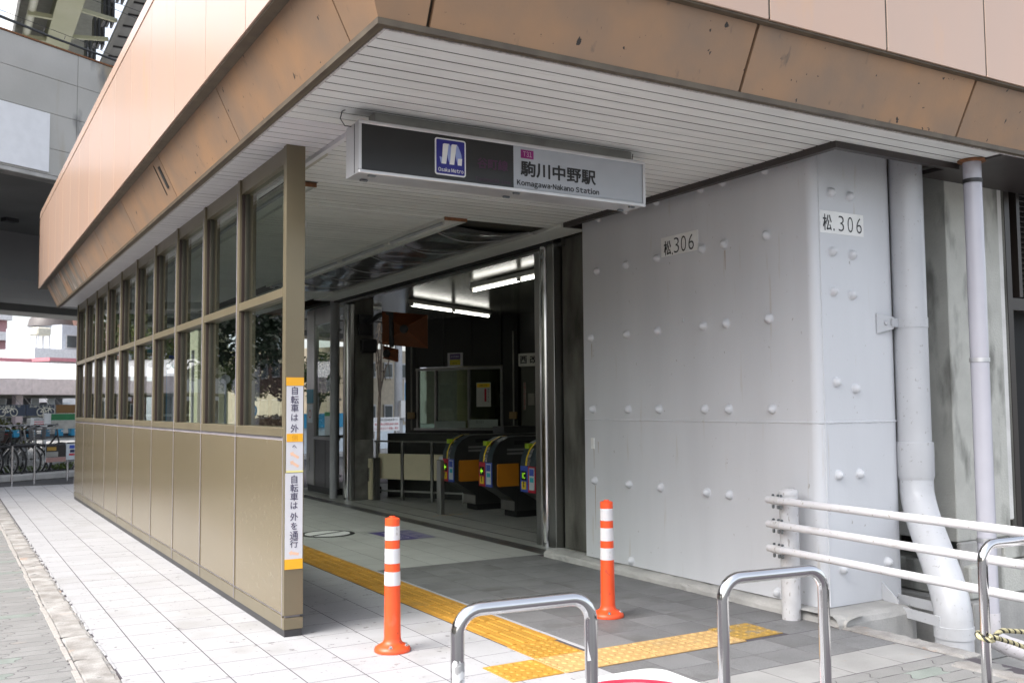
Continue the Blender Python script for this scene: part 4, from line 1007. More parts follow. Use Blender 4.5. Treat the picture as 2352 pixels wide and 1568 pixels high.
# ================================================================ HALL
hc = tag(box('hall_ceiling', SLOT, None, 5.062, 12, 7.0, 17.3, 2.925, 2.95), kind='structure')
pat = MB().box(-3.4, 3.4, -.049, .049, 0, .02, c=.003).mesh('ceiling_board', HALLC)
for k in range(92): link('ceiling_board', pat, hc, (8.47, 7.1 + k * .105, 2.895))
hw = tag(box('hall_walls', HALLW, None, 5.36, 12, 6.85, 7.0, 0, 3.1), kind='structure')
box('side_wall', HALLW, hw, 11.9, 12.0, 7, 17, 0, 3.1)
of = thing('ticket_office', 'dark ticket office with framed counter windows at the back of the hall', 'office', W(14.5, 9, 0))
def ow(name, m, u0, u1, z0, z1, v0=14.5, v1=14.6, c=0.): return wbox(MB(), v0, v1, u0, u1, z0, z1, c).build(name, m, of)
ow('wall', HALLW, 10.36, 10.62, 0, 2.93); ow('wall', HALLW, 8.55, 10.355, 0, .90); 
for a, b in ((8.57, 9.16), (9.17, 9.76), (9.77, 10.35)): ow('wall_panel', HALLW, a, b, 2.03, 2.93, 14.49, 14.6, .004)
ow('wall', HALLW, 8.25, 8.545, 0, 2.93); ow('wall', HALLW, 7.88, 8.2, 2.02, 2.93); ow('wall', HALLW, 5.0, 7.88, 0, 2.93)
ow('door', mat('office door', (.10, .105, .085), .4), 7.9, 8.19, 0, 2.0, 14.52, 14.56, .004)
ow('window_frame', INOXB, 8.55, 10.36, 1.965, 2.01, 14.46, 14.54); ow('counter', INOXB, 8.55, 10.36, .90, .935, 14.40, 14.6)
for u in (8.56, 9.23, 9.935, 10.335): ow('window_frame', INOXB, u - .018, u + .018, .935, 1.965, 14.465, 14.535)
for a, b in ((8.58, 9.21), (9.25, 9.915), (9.955, 10.315)): ow('glass_pane', GLASD, a, b, .937, 1.963, 14.498, 14.504)
ow('office_back', mat('office back', (.20, .19, .11), .7), 8.3, 10.6, .0, 2.9, 16.2, 16.25); ow('office_cabinet', mat('cabinet', (.24, .22, .12), .6), 9.3, 9.5, .3, 2.0, 15.6, 16.1); ow('monitor', INK, 8.66, 8.95, .95, 1.3, 14.9, 15.0)
for k in range(9): ow('blind_slat', mat('blind', (.2, .2, .16), .6), 9.55 + k * .04, 9.575 + k * .04, 1.1, 1.8, 15.5, 15.51)
RU = (-UX, -UY, 0)
def osign(name, m, u0, u1, z0, z1): return ow(name, m, u0, u1, z0, z1, 14.444, 14.452)
p_ = osign('poster', mat('poster white', (.55, .56, .5), .5), 8.76, 9.05, 1.31, 1.73)
wbox(MB(), 14.441, 14.4435, 8.775, 9.035, 1.645, 1.715).build('poster_band', YEL, p_); wbox(MB(), 14.441, 14.4435, 8.845, 8.885, 1.40, 1.62).build('poster_band', RED, p_)
lettering('お知らせ', INK, p_, W(14.4395, 8.905, 1.68), RU, ZU, w=.16, h=.04)
mb = MB()
for k, ch in enumerate('連絡先案内中'): text(mb, ch, W(14.4425, 8.805, 1.61 - k * .042), RU, ZU, h=.03)
mb.build('lettering', INK, p_)
p_ = ow('name_plate', ALU, 9.35, 9.67, 2.03, 2.27, 14.47, 14.485); wbox(MB(), 14.467, 14.4695, 9.40, 9.62, 2.15, 2.25).build('plate_field', mat('dusky purple', (.11, .07, .17), .5), p_); wbox(MB(), 14.467, 14.4695, 9.40, 9.62, 2.05, 2.145).build('plate_field', mat('dull yellow', (.55, .48, .03), .5), p_)
lettering('駒川中野駅', PALE, p_, W(14.4655, 9.51, 2.20), RU, ZU, w=.17, h=.03); lettering('西改札', INK, p_, W(14.4655, 9.51, 2.085), RU, ZU, w=.11, h=.035)
p_ = ow('gate_sign', mat('sign ivory', (.62, .62, .55), .5), 7.60, 8.21, 1.99, 2.21, 14.46, 14.485); lettering('西', INK, p_, W(14.4575, 8.11, 2.10), RU, ZU, h=.125, bold=.03); lettering('改', INK, p_, W(14.4575, 7.92, 2.10), RU, ZU, h=.125, bold=.03); lettering('札', INK, p_, W(14.4575, 7.73, 2.10), RU, ZU, h=.125, bold=.03)
p_ = ow('door_strip', mat('dull ivory', (.32, .31, .26), .5), 8.09, 8.14, 1.25, 1.72, 14.50, 14.515)
mb = MB()
for k, ch in enumerate('係員以外入室禁止'): text(mb, ch, W(14.4975, 8.115, 1.69 - k * .057), RU, ZU, h=.038)
mb.build('lettering', RED, p_)
ow('notice', mat('dull ivory', (.32, .31, .26), .5), 7.93, 8.05, 1.33, 1.53, 14.50, 14.515)
p_ = ow('counter_sign', mat('counter sign', (.36, .42, .38), .5), 8.62, 9.2, .945, 1.09, 14.44, 14.455); lettering('出入口', INK, p_, W(14.4385, 8.98, 1.05), RU, ZU, h=.05)
p_ = ow('counter_sign', mat('counter sign', (.36, .42, .38), .5), 9.27, 9.9, .945, 1.06, 14.42, 14.435)
for u, z1_ in ((10.44, 2.6), (8.30, 2.6)): MB().tube([W(14.44, u, 0.9), W(14.44, u, z1_)], .014, 8).build('conduit', mat('conduit', (.3, .3, .26), .5), of); ow('junction_box', mat('tan box', (.28, .19, .08), .5), u - .07, u + .07, 1.10, 1.22, 14.40, 14.45, .005)
def tubelight(label, a, b, nseg, drop=.05):
    t = thing('ceiling_light', label, 'light', ((a[0] + b[0]) / 2, (a[1] + b[1]) / 2, 2.85), 'lit fluorescent lamps on the hall ceiling')
    a = Vector((*a, 0)); b = Vector((*b, 0)); d = (b - a).normalized(); s_ = Vector((-d.y, d.x, 0)); L = (b - a).length
    MB().obox((a + b) / 2 + Vector((0, 0, 2.855)), (L / 2, .045, .03), (d, s_, ZU), .01).build('fixture', FIXW, t)
    for k in range(nseg):
        p = a + d * (L * k / nseg + .03); q = a + d * (L * (k + 1) / nseg - .03)
        MB().tube([p + Vector((0, 0, 2.795)), q + Vector((0, 0, 2.795))], .0145, 10).build('tube', LAMP, t)
        for e in (p, q): MB().obox(e + Vector((0, 0, 2.81)), (.018, .025, .025), (d, s_, ZU)).build('lamp_holder', FIXW, t)
    return t
p0 = W(11.5, 8.33); p1 = W(13.72, 8.33)
tubelight('pair of lit fluorescent tubes over the ticket gates, running toward the office', p0[:2], p1[:2], 2)
tubelight('lit fluorescent lamp cut off by the near shutter rail', (5.86, 8.6), (5.86, 11.0), 2)
tubelight('lit fluorescent lamp deep in the hall behind the pier', (8.0, 9.2), (8.0, 11.6), 2)
# convex mirrors
mr = thing('convex_mirror', 'pair of orange-backed convex mirrors on a dark arm below the hall ceiling', 'mirror', (5.6, 12.3, 2.1))
def shell(ce, yaw, w2, h2, dpt):
    ce = Vector(ce); n = Vector((math.cos(yaw), math.sin(yaw), 0)); s_ = Vector((-n.y, n.x, 0))
    rim = [ce + s_ * (sx * w2) + Vector((0, 0, sz * h2 + .03 * sx)) for sx, sz in ((-1, -1), (1, -1), (1, 1), (-1, 1))]
    hub = [ce - n * dpt + s_ * (sx * w2 * .22) + Vector((0, 0, sz * h2 * .22)) for sx, sz in ((-1, -1), (1, -1), (1, 1), (-1, 1))]
    front = [p + n * .03 for p in rim]
    mb = MB().prism(rim, hub); mb.build('shell', TARP, mr); MB().prism(rim, front).build('rim', TARP, mr)
    for p, q in zip(rim, hub): MB().tube([p * .98 + q * .02 - n * .004, q - n * .006], .009, 6).build('rib', mat('shell rib', (.24, .06, .01), .5), mr)
    MB().lathe([(.06, 0), (.055, .04), (.02, .05)], ce - n * dpt, 14, (s_, ZU, -n)).build('hub', INK, mr)
shell((5.60, 12.54, 2.40), R(60), .32, .235, .13); shell((5.47, 12.76, 2.07), R(20), .14, .09, .05)
MB().tube([(5.30, 13.18, 2.52), (5.34, 12.85, 2.62), (5.40, 12.56, 2.62), (5.40, 12.54, 2.15)], .035, 10).build('arm', INK, mr); box('wall_plate', INK, mr, 5.15, 5.35, 13.14, 13.186, 2.35, 2.65); box('wall_plate', INK, mr, 5.18, 5.42, 13.10, 13.186, 2.10, 2.30, c=.02)

# ================================================================ TICKET GATES
def gate(x, y, label, flip):
    t = thing('ticket_gate', label, 'ticket gate', (x, y, 0), 'ticket gates in a row')
    w2 = .165
    prof = [(.30, .075), (.30, .19), (.24, .24), (.09, .33), (.03, .36), (.0, .40), (0, .66), (.01, .74), (.05, .83), (.12, .90), (.22, .945), (.32, .955), (1.75, .955), (1.75, .075)]
    MB().prism([(x + a, y - w2, z) for a, z in prof], [(x + a, y + w2, z) for a, z in prof]).build('body', GATEG, t)
    box('plinth', VOID, t, x + .34, x + 1.72, y - w2 + .02, y + w2 - .02, 0, .074)
    top = [p for p in prof if .66 <= p[1] and p[0] <= .32]
    arc = [(a - .006, z + .006 * (a > .1)) for a, z in top]
    def strip(y0, y1, m_, nm, e):
        q = [(x + a - e, z + e * min(1, a / .1)) for a, z in top]; vs = []; 
        for a, z in q: vs += [(a, y0, z), (a, y1, z)]
        MB().add(vs, [(2 * k, 2 * k + 1, 2 * k + 3, 2 * k + 2) for k in range(len(q) - 1)], True).build(nm, m_, t)
    strip(y - .16, y - .05, GATEB, 'head_cover', .004); strip(y + .05, y + .16, GATEB, 'head_cover', .004); strip(y - .045, y + .02, INOX, 'trim_band', .007); strip(y + .02, y + .05, YEL, 'warning_band', .008)
    colA, colB = (RED, BLU) if not flip else (BLU, RED)
    pa = box('front_panel', colA, t, x - .006, x + .001, y + .002, y + w2 - .006, .37, .655); pb = box('front_panel', colB, t, x - .006, x + .001, y - w2 + .006, y - .002, .37, .655)
    box('display', VOID, pa, x - .009, x - .0062, y + .03, y + .135, .50, .60); box('warning_label', YEL, pa, x - .009, x - .0062, y + .035, y + .13, .40, .485)
    if not flip: MB().add([(x - .0105, y + .115, .55), (x - .0105, y + .085, .585), (x - .0105, y + .085, .56), (x - .0105, y + .05, .56), (x - .0105, y + .05, .54), (x - .0105, y + .085, .54), (x - .0105, y + .085, .515)], [tuple(range(7))]).build('arrow', LED, pa)
    else: lettering('IC', LED, pa, (x - .0105, y + .082, .55), (0, -1, 0), ZU, w=.06, h=.06)
    q = [(-.02, .03), (.0, .045), (.012, .03), (.0, .01), (.015, -.012), (.0, -.035), (-.008, -.012)]
    MB().add([(x - .0105, y + .082 - a, .445 + b) for a, b in q], [tuple(range(7))]).build('pictogram', INK, pa)
    box('card_label', PALE, pb, x - .009, x - .0062, y - .14, y - .03, .40, .64); box('card_mark', BLU, pb, x - .0115, x - .0092, y - .13, y - .04, .555, .63); box('card_mark', CYA, pb, x - .0115, x - .0092, y - .125, y - .05, .485, .535)
    MB().prism(*[[(x + a, yy_, z) for a, z in ((.075, .375), (.06, .39), (.06, .625), (.075, .64), (.345, .64), (.345, .375))] for yy_ in (y - w2 - .025, y - w2 - .001)]).build('flap', ORFLAP, t)
    MB().tube([(x + .375, y - w2 - .012, .37), (x + .375, y - w2 - .012, .65)], .010, 8).build('flap_hinge', INOX, t)
    box('slot', VOID, t, x + .30, x + 1.3, y - w2 - .0015, y - w2 + .001, .86, .905)
    for z in (.745, .79): box('vent', mat('vent grey', (.2, .2, .19), .5), t, x + .20, x + .44, y - w2 - .002, y - w2 + .001, z, z + .024)
    box('foot_plate', INOXB, t, x + .296, x + .30, y - w2 + .004, y + w2 - .004, .08, .19)
    box('edge_line', INOX, t, x + .335, x + .338, y - w2 - .0015, y - w2 + .001, .08, .37)
    box('ticket_slot', mat('lime rim', (.35, .5, .02), .4), t, x + .05, x + .12, y + .07, y + .15, .845, .90)
    return t
gate(5.60, 10.21, 'ticket gate with red and blue front panel and green arrow', False)
gate(5.60, 9.235, 'ticket gate with blue and red panel, half hidden by the near shutter rail', True)
gate(5.60, 11.19, 'ticket gate next to the cream-panelled barrier', False)
gate(5.60, 8.26, 'ticket gate hidden behind the near shutter rail and concrete jamb', True)
# far end of a second gate row
for k, (x, y) in enumerate(((7.15, 12.1), (8.0, 11.6))):
    t = thing('gate_machine', ('long dark gate cabinet behind the cream-panelled barrier', 'low gate cabinet with blue light in front of the office window')[k], 'gate cabinet', (x, y, 0))
    pr = [(0, 0), (0, .9), (.06, .98), (.16, 1.03), (1.3, 1.03), (1.3, 0)]
    MB().prism([(x + 1.0 - a, y - .16, z) for a, z in pr], [(x + 1.0 - a, y + .16, z) for a, z in pr]).build('body', GATEG, t)
    box('reader', BLU, t, x + .72, x + .84, y - .1, y + .1, 1.031, 1.036); box('slot', VOID, t, x, x + .7, y - .1, y - .05, 1.031, 1.034)
pr = [(0, 0), (0, .93), (1.25, .93), (1.37, .90), (1.45, .82), (1.48, .70), (1.48, 0)]
gc = thing('end_cabinet', 'long dark end cabinet with rounded shoulder behind the barrier panels', 'cabinet', (5.7, 12.3, 0))
a0 = Vector((5.50, 13.35, 0)); d = Vector((.5, -.866, 0)); s_ = Vector((.866, .5, 0))
MB().prism([a0 + d * a + Vector((0, 0, z)) + s_ * .28 for a, z in pr], [a0 + d * a + Vector((0, 0, z)) + s_ * .56 for a, z in pr]).build('body', GATEG, gc)
q = [a0 + d * (a + .004) + Vector((0, 0, z + .006)) for a, z in pr[1:6]]
vs = []
for p in q: vs += [p + s_ * .27, p + s_ * .32]
MB().add(vs, [(2 * k, 2 * k + 1, 2 * k + 3, 2 * k + 2) for k in range(4)]).build('edge_band', INOX, gc)
# cream-panelled barrier
bf = thing('barrier_fence', 'stainless barrier fence with cream panels between pillar and ticket gates', 'fence', (5.7, 12.7, 0))
a0 = Vector((5.44, 13.2, 0)); L = 1.55
for tt in (0.02, .47, .98, 1.5): MB().obox(a0 + d * tt + Vector((0, 0, .41)), (.018, .022, .41), (d, s_, ZU), .002).build('post', INOXB, bf)
for z in (.83, .13): MB().obox(a0 + d * (L / 2) + Vector((0, 0, z)), (L / 2 + .02, .02 if z > .5 else .012, .012), (d, s_, ZU), .002).build('rail', INOXB, bf)
for a, b in ((.05, .44), (.50, .95), (1.01, 1.49)): pn = MB().obox(a0 + d * ((a + b) / 2) + Vector((0, 0, .475)) - s_ * .006, ((b - a) / 2, .006, .18), (d, s_, ZU), .002).build('panel', CREAM, bf)
for tt, wd in ((1.16, .06), (1.33, .06)):
    n_o = MB().obox(a0 + d * tt + Vector((0, 0, .51 if tt < 1.2 else .56)) - s_ * .0145, (wd, .0015, .12 if tt < 1.2 else .07), (d, s_, ZU)).build('notice', PAPER, pn)
    for k in range(3): lettering('ご案内'[k % 3] * 3, RED if k else INK, n_o, a0 + d * tt + Vector((0, 0, .58 - k * .05)) - s_ * .018, d, ZU, w=.07, h=.022)
sb = thing('stainless_post', 'short square stainless post in front of the cream barrier panels', 'post', (5.342, 10.90, 0))
box('post', INOXB, sb, 5.315, 5.375, 10.85, 10.955, 0, .66, c=.008)
for k in range(9): fbar((5.15 + k * .055, 10.72 + (k % 2) * .03), (5.19 + k * .055, 10.72 + (k % 2) * .03), .03, mat('hazard tape', (.55, .30, .03), .5), sb, .003 + .0001 * k, 'hazard_mark')
ti = thing('tiled_threshold', 'stainless threshold strips set in the hall floor', 'threshold', (5.05, 10.5, 0))
for x in (5.02, 5.38): box('strip', DARKM, ti, x, x + .012, 8.05, 13.0, -.001, .0022)

# ================================================================ EXPRESSWAY overhead beyond the junction
ECON = mat('expressway concrete', (.40, .395, .37), .85, col2=(.50, .49, .465), scale=.5, bump=.3, bscale=20, speck=.05, spots=[(.8, (1.4, 1.4, .22), .53, .12, (.34, .28, .19)), (1.6, (1, 1, .5), .60, .1, (.20, .20, .195))])
ex = thing('elevated_expressway', 'broad concrete expressway deck crossing overhead behind the station', 'bridge', W(14, 22, 0))
def eb(name, m, v0, v1, u0, u1, z0, z1, c=0.): return wbox(MB(), v0, v1, u0, u1, z0, z1, c).build(name, m, ex)
for k in range(-7, 7):
    v0 = 2.6 + k * 4.45; zz = [5.58, 6.07, 6.72, 7.37, 7.96]
    for a, b in zip(zz, zz[1:]): eb('parapet_panel', ECON, v0 + .004, v0 + 4.446, 16.0, 16.25, a + .003, b - .003, .005)
eb('parapet_core', CONCD, -28.5, 33.7, 16.02, 16.24, 5.585, 7.95)
eb('parapet_cap', RUST, -28.5, 33.7, 15.985, 16.26, 7.962, 7.99)
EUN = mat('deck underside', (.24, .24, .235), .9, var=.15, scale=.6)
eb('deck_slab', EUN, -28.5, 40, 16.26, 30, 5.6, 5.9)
eb('drip_edge', CONC, -28.5, 40, 16.0, 16.3, 5.50, 5.578, .01)
eb('white_patch', mat('whitewash', (.74, .75, .77), .6, var=.03), 6.0, 10.93, 15.975, 15.999, 5.62, 6.70)
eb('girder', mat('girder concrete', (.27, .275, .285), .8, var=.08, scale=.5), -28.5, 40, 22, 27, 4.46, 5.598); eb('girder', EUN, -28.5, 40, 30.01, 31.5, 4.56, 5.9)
for v in (-14, 36): eb('pier', CONC, v, v + 2, 23.2, 25.2, 0, 4.458)
PIPE = mat('weathered drain pipe', (.42, .40, .36), .6, col2=(.3, .27, .22), scale=3)
dpz = thing('overhead_drainpipe', 'weathered pipe slung under the expressway deck at the left edge', 'pipe', W(13, 20.5, 5.7))
MB().tube([W(11.5, 20.5, 5.71), W(14.1, 20.5, 5.80)], .135, 16).build('pipe', PIPE, dpz); MB().tube([W(13.72, 20.5, 5.79), W(13.72, 20.5, 6.6)], .07, 12).build('riser', PIPE, dpz)
MB().tube([W(13.1, 20.5, 5.765), W(13.4, 20.5, 5.775)], .15, 16).build('coupling', PIPE, dpz); wbox(MB(), 12.95, 13.25, 20.4, 20.6, 5.52, 5.62).build('hanger', DARKM, dpz)
# high steel viaduct running along the street
vd = thing('steel_viaduct', 'high pale green steel viaduct girders with cross bracing at top left', 'bridge', (4, 32, 12))
GRN = mat('pale green steel', (.42, .43, .28), .6, col2=(.50, .50, .36), scale=.6, spots=[(2.5, (1, 1, 1), .70, .06, (.28, .13, .05))])
YA, YB_ = 22.5, 46
box('bottom_flange', GRN, vd, 2.36, 2.99, YA, YB_, 12.0, 12.08); box('web', GRN, vd, 2.6, 2.66, YA, YB_, 12.08, 13.6); box('outer_web', mat('pale web', (.50, .50, .48), .6), vd, 1.46, 1.52, YA, YB_, 12.0, 13.9)
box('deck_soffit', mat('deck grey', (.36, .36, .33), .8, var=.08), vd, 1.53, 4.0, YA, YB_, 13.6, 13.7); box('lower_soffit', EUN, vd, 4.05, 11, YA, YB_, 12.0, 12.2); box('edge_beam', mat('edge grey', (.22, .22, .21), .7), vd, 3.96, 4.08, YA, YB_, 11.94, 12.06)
for k in range(26): box('rib', DARKM, vd, 4.1, 11, YA + .4 + k * .9, YA + .46 + k * .9, 11.95, 12.0)
MB().tube([(1.86, YA, 12.2), (1.86, YB_, 12.2)], .11, 12).build('drain_pipe', mat('pale pipe', (.6, .6, .5), .5), vd)
for k in range(12):
    y = 24.4 + k * 1.9
    MB().obox((3.45, y, 12.10), (.52, .05, .05), (Vector((.95, -.3 if k % 2 else .32, 0)).normalized(), Vector((.3 if k % 2 else -.32, .95, 0)).normalized(), ZU)).build('brace', GRN, vd)
    box('bracket', GRN, vd, 1.75, 2.36, y + .6, y + .72, 12.0, 12.12)
    for j in range(3): box('hanger_plate', DARKM, vd, 3.6 + j * .12, 3.66 + j * .12, y + .2, y + .7, 12.05, 12.9)
for y in (23.5, 44): box('portal', GRN, vd, 1.5, 11, y, y + 1, 12.7, 13.5)
box('pier_column', GRN, vd, 9.5, 10.8, 43, 45, 0, 12.0)
cb = thing('overhead_cable', 'thick black twisted overhead cable with hangers crossing the top left', 'cable', W(10.5, 15, 7.7))
def cable(pts, r, par, m=INK):
    P_ = [Vector(W(*p)) for p in pts]; out = []
    for a, b in zip(P_, P_[1:]):
        for k in range(10): out.append(a.lerp(b, k / 10))
    out.append(P_[-1]); return MB().tube(out, r, 6).build('strand', m, par)
cable([(6, 15, 7.9), (9.33, 15, 7.75), (10.31, 15, 7.71), (11.52, 15, 7.70), (16, 15, 7.75)], .022, cb); cable([(6, 15.02, 7.92), (9.33, 15.02, 7.78), (10.31, 15.02, 7.73), (11.52, 15.02, 7.72), (16, 15.02, 7.77)], .012, cb)
cable([(6, 15, 7.95), (9.32, 15, 7.86), (10.95, 15, 7.83), (11.6, 15, 7.75), (16, 15, 7.8)], .005, cb)
for v in (9.7, 10.1, 10.5, 10.9, 11.3): MB().tube([W(v, 15, 7.75), W(v + .02, 15, 7.82)], .006, 5).build('hanger', INK, cb)
cb2 = thing('upper_wire', 'pair of thin grey wires above the black cable at top left', 'cable', W(11.5, 15, 8.7))
cable([(9, 15, 8.75), (11.04, 15, 8.66), (11.98, 15, 8.64), (15, 15, 8.7)], .006, cb2, DARKM); cable([(9, 15, 8.8), (11.38, 15, 8.78), (12.1, 15, 8.80), (15, 15, 8.9)], .006, cb2, DARKM)

# ================================================================ BACKGROUND ACROSS THE SIDE STREET
def wb(name, m, par, v0, v1, u0, u1, z0, z1, c=0.): return wbox(MB(), v0, v1, u0, u1, z0, z1, c).build(name, m, par)
tag(wbox(MB(), 6, 40, 17.35, 17.75, -.03, .10, .02).build('bed_kerb', CONC), kind='structure')
tag(wbox(MB(), 6, 40, 17.75, 60, -.03, .0).build('far_pavement', mat('far paving', (.30, .30, .29), .8)), kind='structure')
# low rail fence with hoops
rf = thing('rail_fence', 'low black and stainless rail fence in front of the parked bicycles', 'fence', W(11, 16, 0))
for v in (8.2, 8.62, 9.3, 9.72, 10.38, 10.80, 11.455, 11.88, 12.5, 12.92): MB().tube([W(v, 16, 0), W(v, 16, .70)], .0215, 10).build('post', INOX, rf)
for a in (8.2, 9.3, 10.38, 11.455, 12.5): MB().tube([W(a, 16, .705), W(a + .42, 16, .705)], .0215, 10).build('rail', DARKM, rf)
for z, r_ in ((.69, .022), (.23, .014)): MB().tube([W(7.5, 16.03, z), W(15, 16.03, z)], r_, 8).build('rail', mat('black rail', (.012, .012, .012), .4), rf)
def placard(label, v0, v1, u, z0, z1, parts):
    t = thing('fence_placard', label, 'placard', W((v0 + v1) / 2, u, z0)); b = wb('board', parts[0], t, v0, v1, u, u + .01, z0, z1)
    for (a, b_, c_, d_, m_) in parts[1:]: wb('print', m_, t, v0 + (v1 - v0) * a, v0 + (v1 - v0) * b_, u - .004, u - .001, z0 + (z1 - z0) * c_, z0 + (z1 - z0) * d_)
    return t
DK = mat('dark print', (.03, .027, .025), .5); PINKP = mat('dusty pink print', (.36, .22, .20), .6); GRP = mat('grey print', (.26, .26, .24), .6); OCH = mat('ochre print', (.35, .22, .04), .6)
placard('dark poster with ochre lettering and pink foot on the rail fence', 10.98, 11.38, 15.95, .385, .69, (PALE, (.0, 1, .28, 1, DK), (.0, 1, .0, .27, PINKP), ))
t_ = bpy.data.objects['fence_placard']; wb('print', GRP, t_, 10.985, 11.22, 15.942, 15.944, .475, .57); wb('print', OCH, t_, 11.0, 11.18, 15.942, 15.944, .59, .655)
placard('white placard with blue and red bars on the fence beside the wall end', 11.385, 11.75, 15.97, .41, .70, (PALE, (.22, .9, .70, .9, BLU), (.25, .7, .45, .62, mat('navy print', (.01, .015, .07), .5)), (.2, .9, .26, .38, RED)))
# bicycles
def bicycle(loc, rz, label, colr, basket):
    t = thing('bicycle', label, 'bicycle', (0, 0, 0), 'bicycles parked behind the rail fence')
    TY = mat('tyre', (.02, .02, .02), .7); SP = mat('spokes', (.45, .45, .45), .35, metal=.8)
    for y in (0, 1.08):
        wl_ = MB().tube([(0, y + .315 * math.cos(2 * math.pi * k / 28), .33 + .315 * math.sin(2 * math.pi * k / 28)) for k in range(28)], .019, 7, closed=True).build('wheel', TY, t)
        MB().tube([(0, y + .292 * math.cos(2 * math.pi * k / 28), .33 + .292 * math.sin(2 * math.pi * k / 28)) for k in range(28)], .010, 5, closed=True).build('rim', SP, wl_)
        mb = MB()
        for k in range(14):
            a = 2 * math.pi * k / 14; mb.tube([(.02 * (-1) ** k, y, .33), (0, y + .29 * math.cos(a), .33 + .29 * math.sin(a))], .0025, 3, caps=False)
        mb.tube([(-.05, y, .33), (.05, y, .33)], .02, 8); tag(mb.build('spokes', SP, wl_), kind='stuff')
        vs = []
        for k in range(13):
            a = R(10 + 160 * k / 12) if y else R(-5 + 150 * k / 12)
            for x in (-.028, .028): vs.append((x, y + .352 * math.cos(a), .33 + .352 * math.sin(a)))
        MB().add(vs, [(2 * k, 2 * k + 1, 2 * k + 3, 2 * k + 2) for k in range(12)], True).build('fender', SP, t)
    fm = MB()
    for a, b, r_ in (((0, .10, .93), (0, 0, .33), .016), ((0, .10, .80), (0, .48, .32), .019), ((0, .48, .32), (0, .68, .83), .016), ((.03, .48, .32), (.05, 1.08, .33), .01), ((-.03, .48, .32), (-.05, 1.08, .33), .01), ((.03, .63, .70), (.05, 1.08, .33), .009), ((-.03, .63, .70), (-.05, 1.08, .33), .009)): fm.tube([a, b], r_, 8)
    fm.build('frame', colr, t)
    MB().tube([(-.27, .33, 1.0), (-.25, .2, 1.03), (-.1, .12, 1.02), (0, .11, .98), (.1, .12, 1.02), (.25, .2, 1.03), (.27, .33, 1.0)], .012, 8).build('handlebar', SP, t)
    for x in (-.27, .27): MB().tube([(x, .31, 1.002), (x, .43, .985)], .016, 8).build('grip', TY, t)
    MB().obox((0, .72, .87), (.085, .13, .035), c=.03).build('saddle', TY, t)
    MB().tube([(-.05, 1.02, .70), (-.05, .75, .72), (.05, .75, .72), (.05, 1.02, .70), (.05, 1.25, .69), (-.05, 1.25, .69)], .007, 6, closed=True).build('carrier', SP, t)
    cr = MB().tube([(0, .48 + .09 * math.cos(2 * math.pi * k / 16), .32 + .09 * math.sin(2 * math.pi * k / 16)) for k in range(16)], .008, 5, closed=True).build('chainring', SP, t)
    if basket:
        mb = MB(); BKT = mat('basket wire', (.25, .25, .25), .4, metal=.6)
        for s_ in range(9):
            x = -.17 + s_ * .0425
            for y in (-.28, -.02): mb.tube([(x, y, .98), (x * .8, y * .8 - .03, .74)], .004, 4, caps=False)
        for k in range(6):
            z = .74 + k * .048; f = .8 + .2 * k / 5; mb.tube([(-.17 * f, -.28 * f, z), (.17 * f, -.28 * f, z), (.17 * f, -.02, z), (-.17 * f, -.02, z)], .005, 4, closed=True)
        tag(mb.build('basket', BKT, t), kind='stuff')
    t.location = loc; t.rotation_euler = (0, 0, rz); return t
BC = [mat('silver frame', (.5, .5, .5), .3, metal=.7), mat('white frame', (.7, .7, .7), .3), mat('black frame', (.03, .03, .03), .3), mat('red frame', (.3, .03, .03), .3)]
yaw = math.atan2(UY, UX) - math.pi / 2
b1 = bicycle(W(10.2, 17.9, 0), yaw + .5, 'silver bicycle with wire basket behind the left fence hoop', BC[0], True)
b2 = bicycle(W(11.35, 17.8, 0), yaw + .45, 'black bicycle behind the dark poster', BC[2], False)
specs = [(b1, 9.3, .55, 'silver bicycle with basket, leftmost behind the fence'), (b2, 9.75, .4, 'black bicycle parked second from the left edge'), (b1, 10.75, .6, 'silver bicycle with basket between the two fence hoops'),
         (b2, 11.75, .55, 'black bicycle between the dark poster and the wall end'), (b1, 12.1, .35, 'silver bicycle with basket half hidden by the bronze wall'), (b1, 8.75, .5, 'silver bicycle at the very left frame edge'), (b2, 12.7, .5, 'black bicycle seen behind the bronze wall end')]
specs += [(b1, 9.05, .2, 'silver bicycle in the back row at the left edge'), (b2, 10.0, .7, 'black bicycle wedged behind the left fence hoop'), (b1, 10.5, .3, 'silver bicycle leaning between the hoops, back row'), (b1, 11.1, .65, 'silver bicycle with basket left of the dark poster'), (b2, 11.55, .2, 'black bicycle behind the white placard'), (b1, 11.95, .75, 'silver bicycle below the brown carrier box')]
for src, v, a, lab in specs: dup(src, W(v, 17.85 + jig(.15), 0), yaw + a, lab)
br = thing('brown_box', 'brown carrier box with red tab above the fence', 'box', W(11.75, 18.4, .62)); wb('box', mat('brown plastic', (.045, .022, .016), .5), br, 11.58, 11.86, 18.3, 18.6, .68, .86, .01); wb('red_tab', RED, br, 11.70, 11.76, 18.29, 18.299, .845, .856)
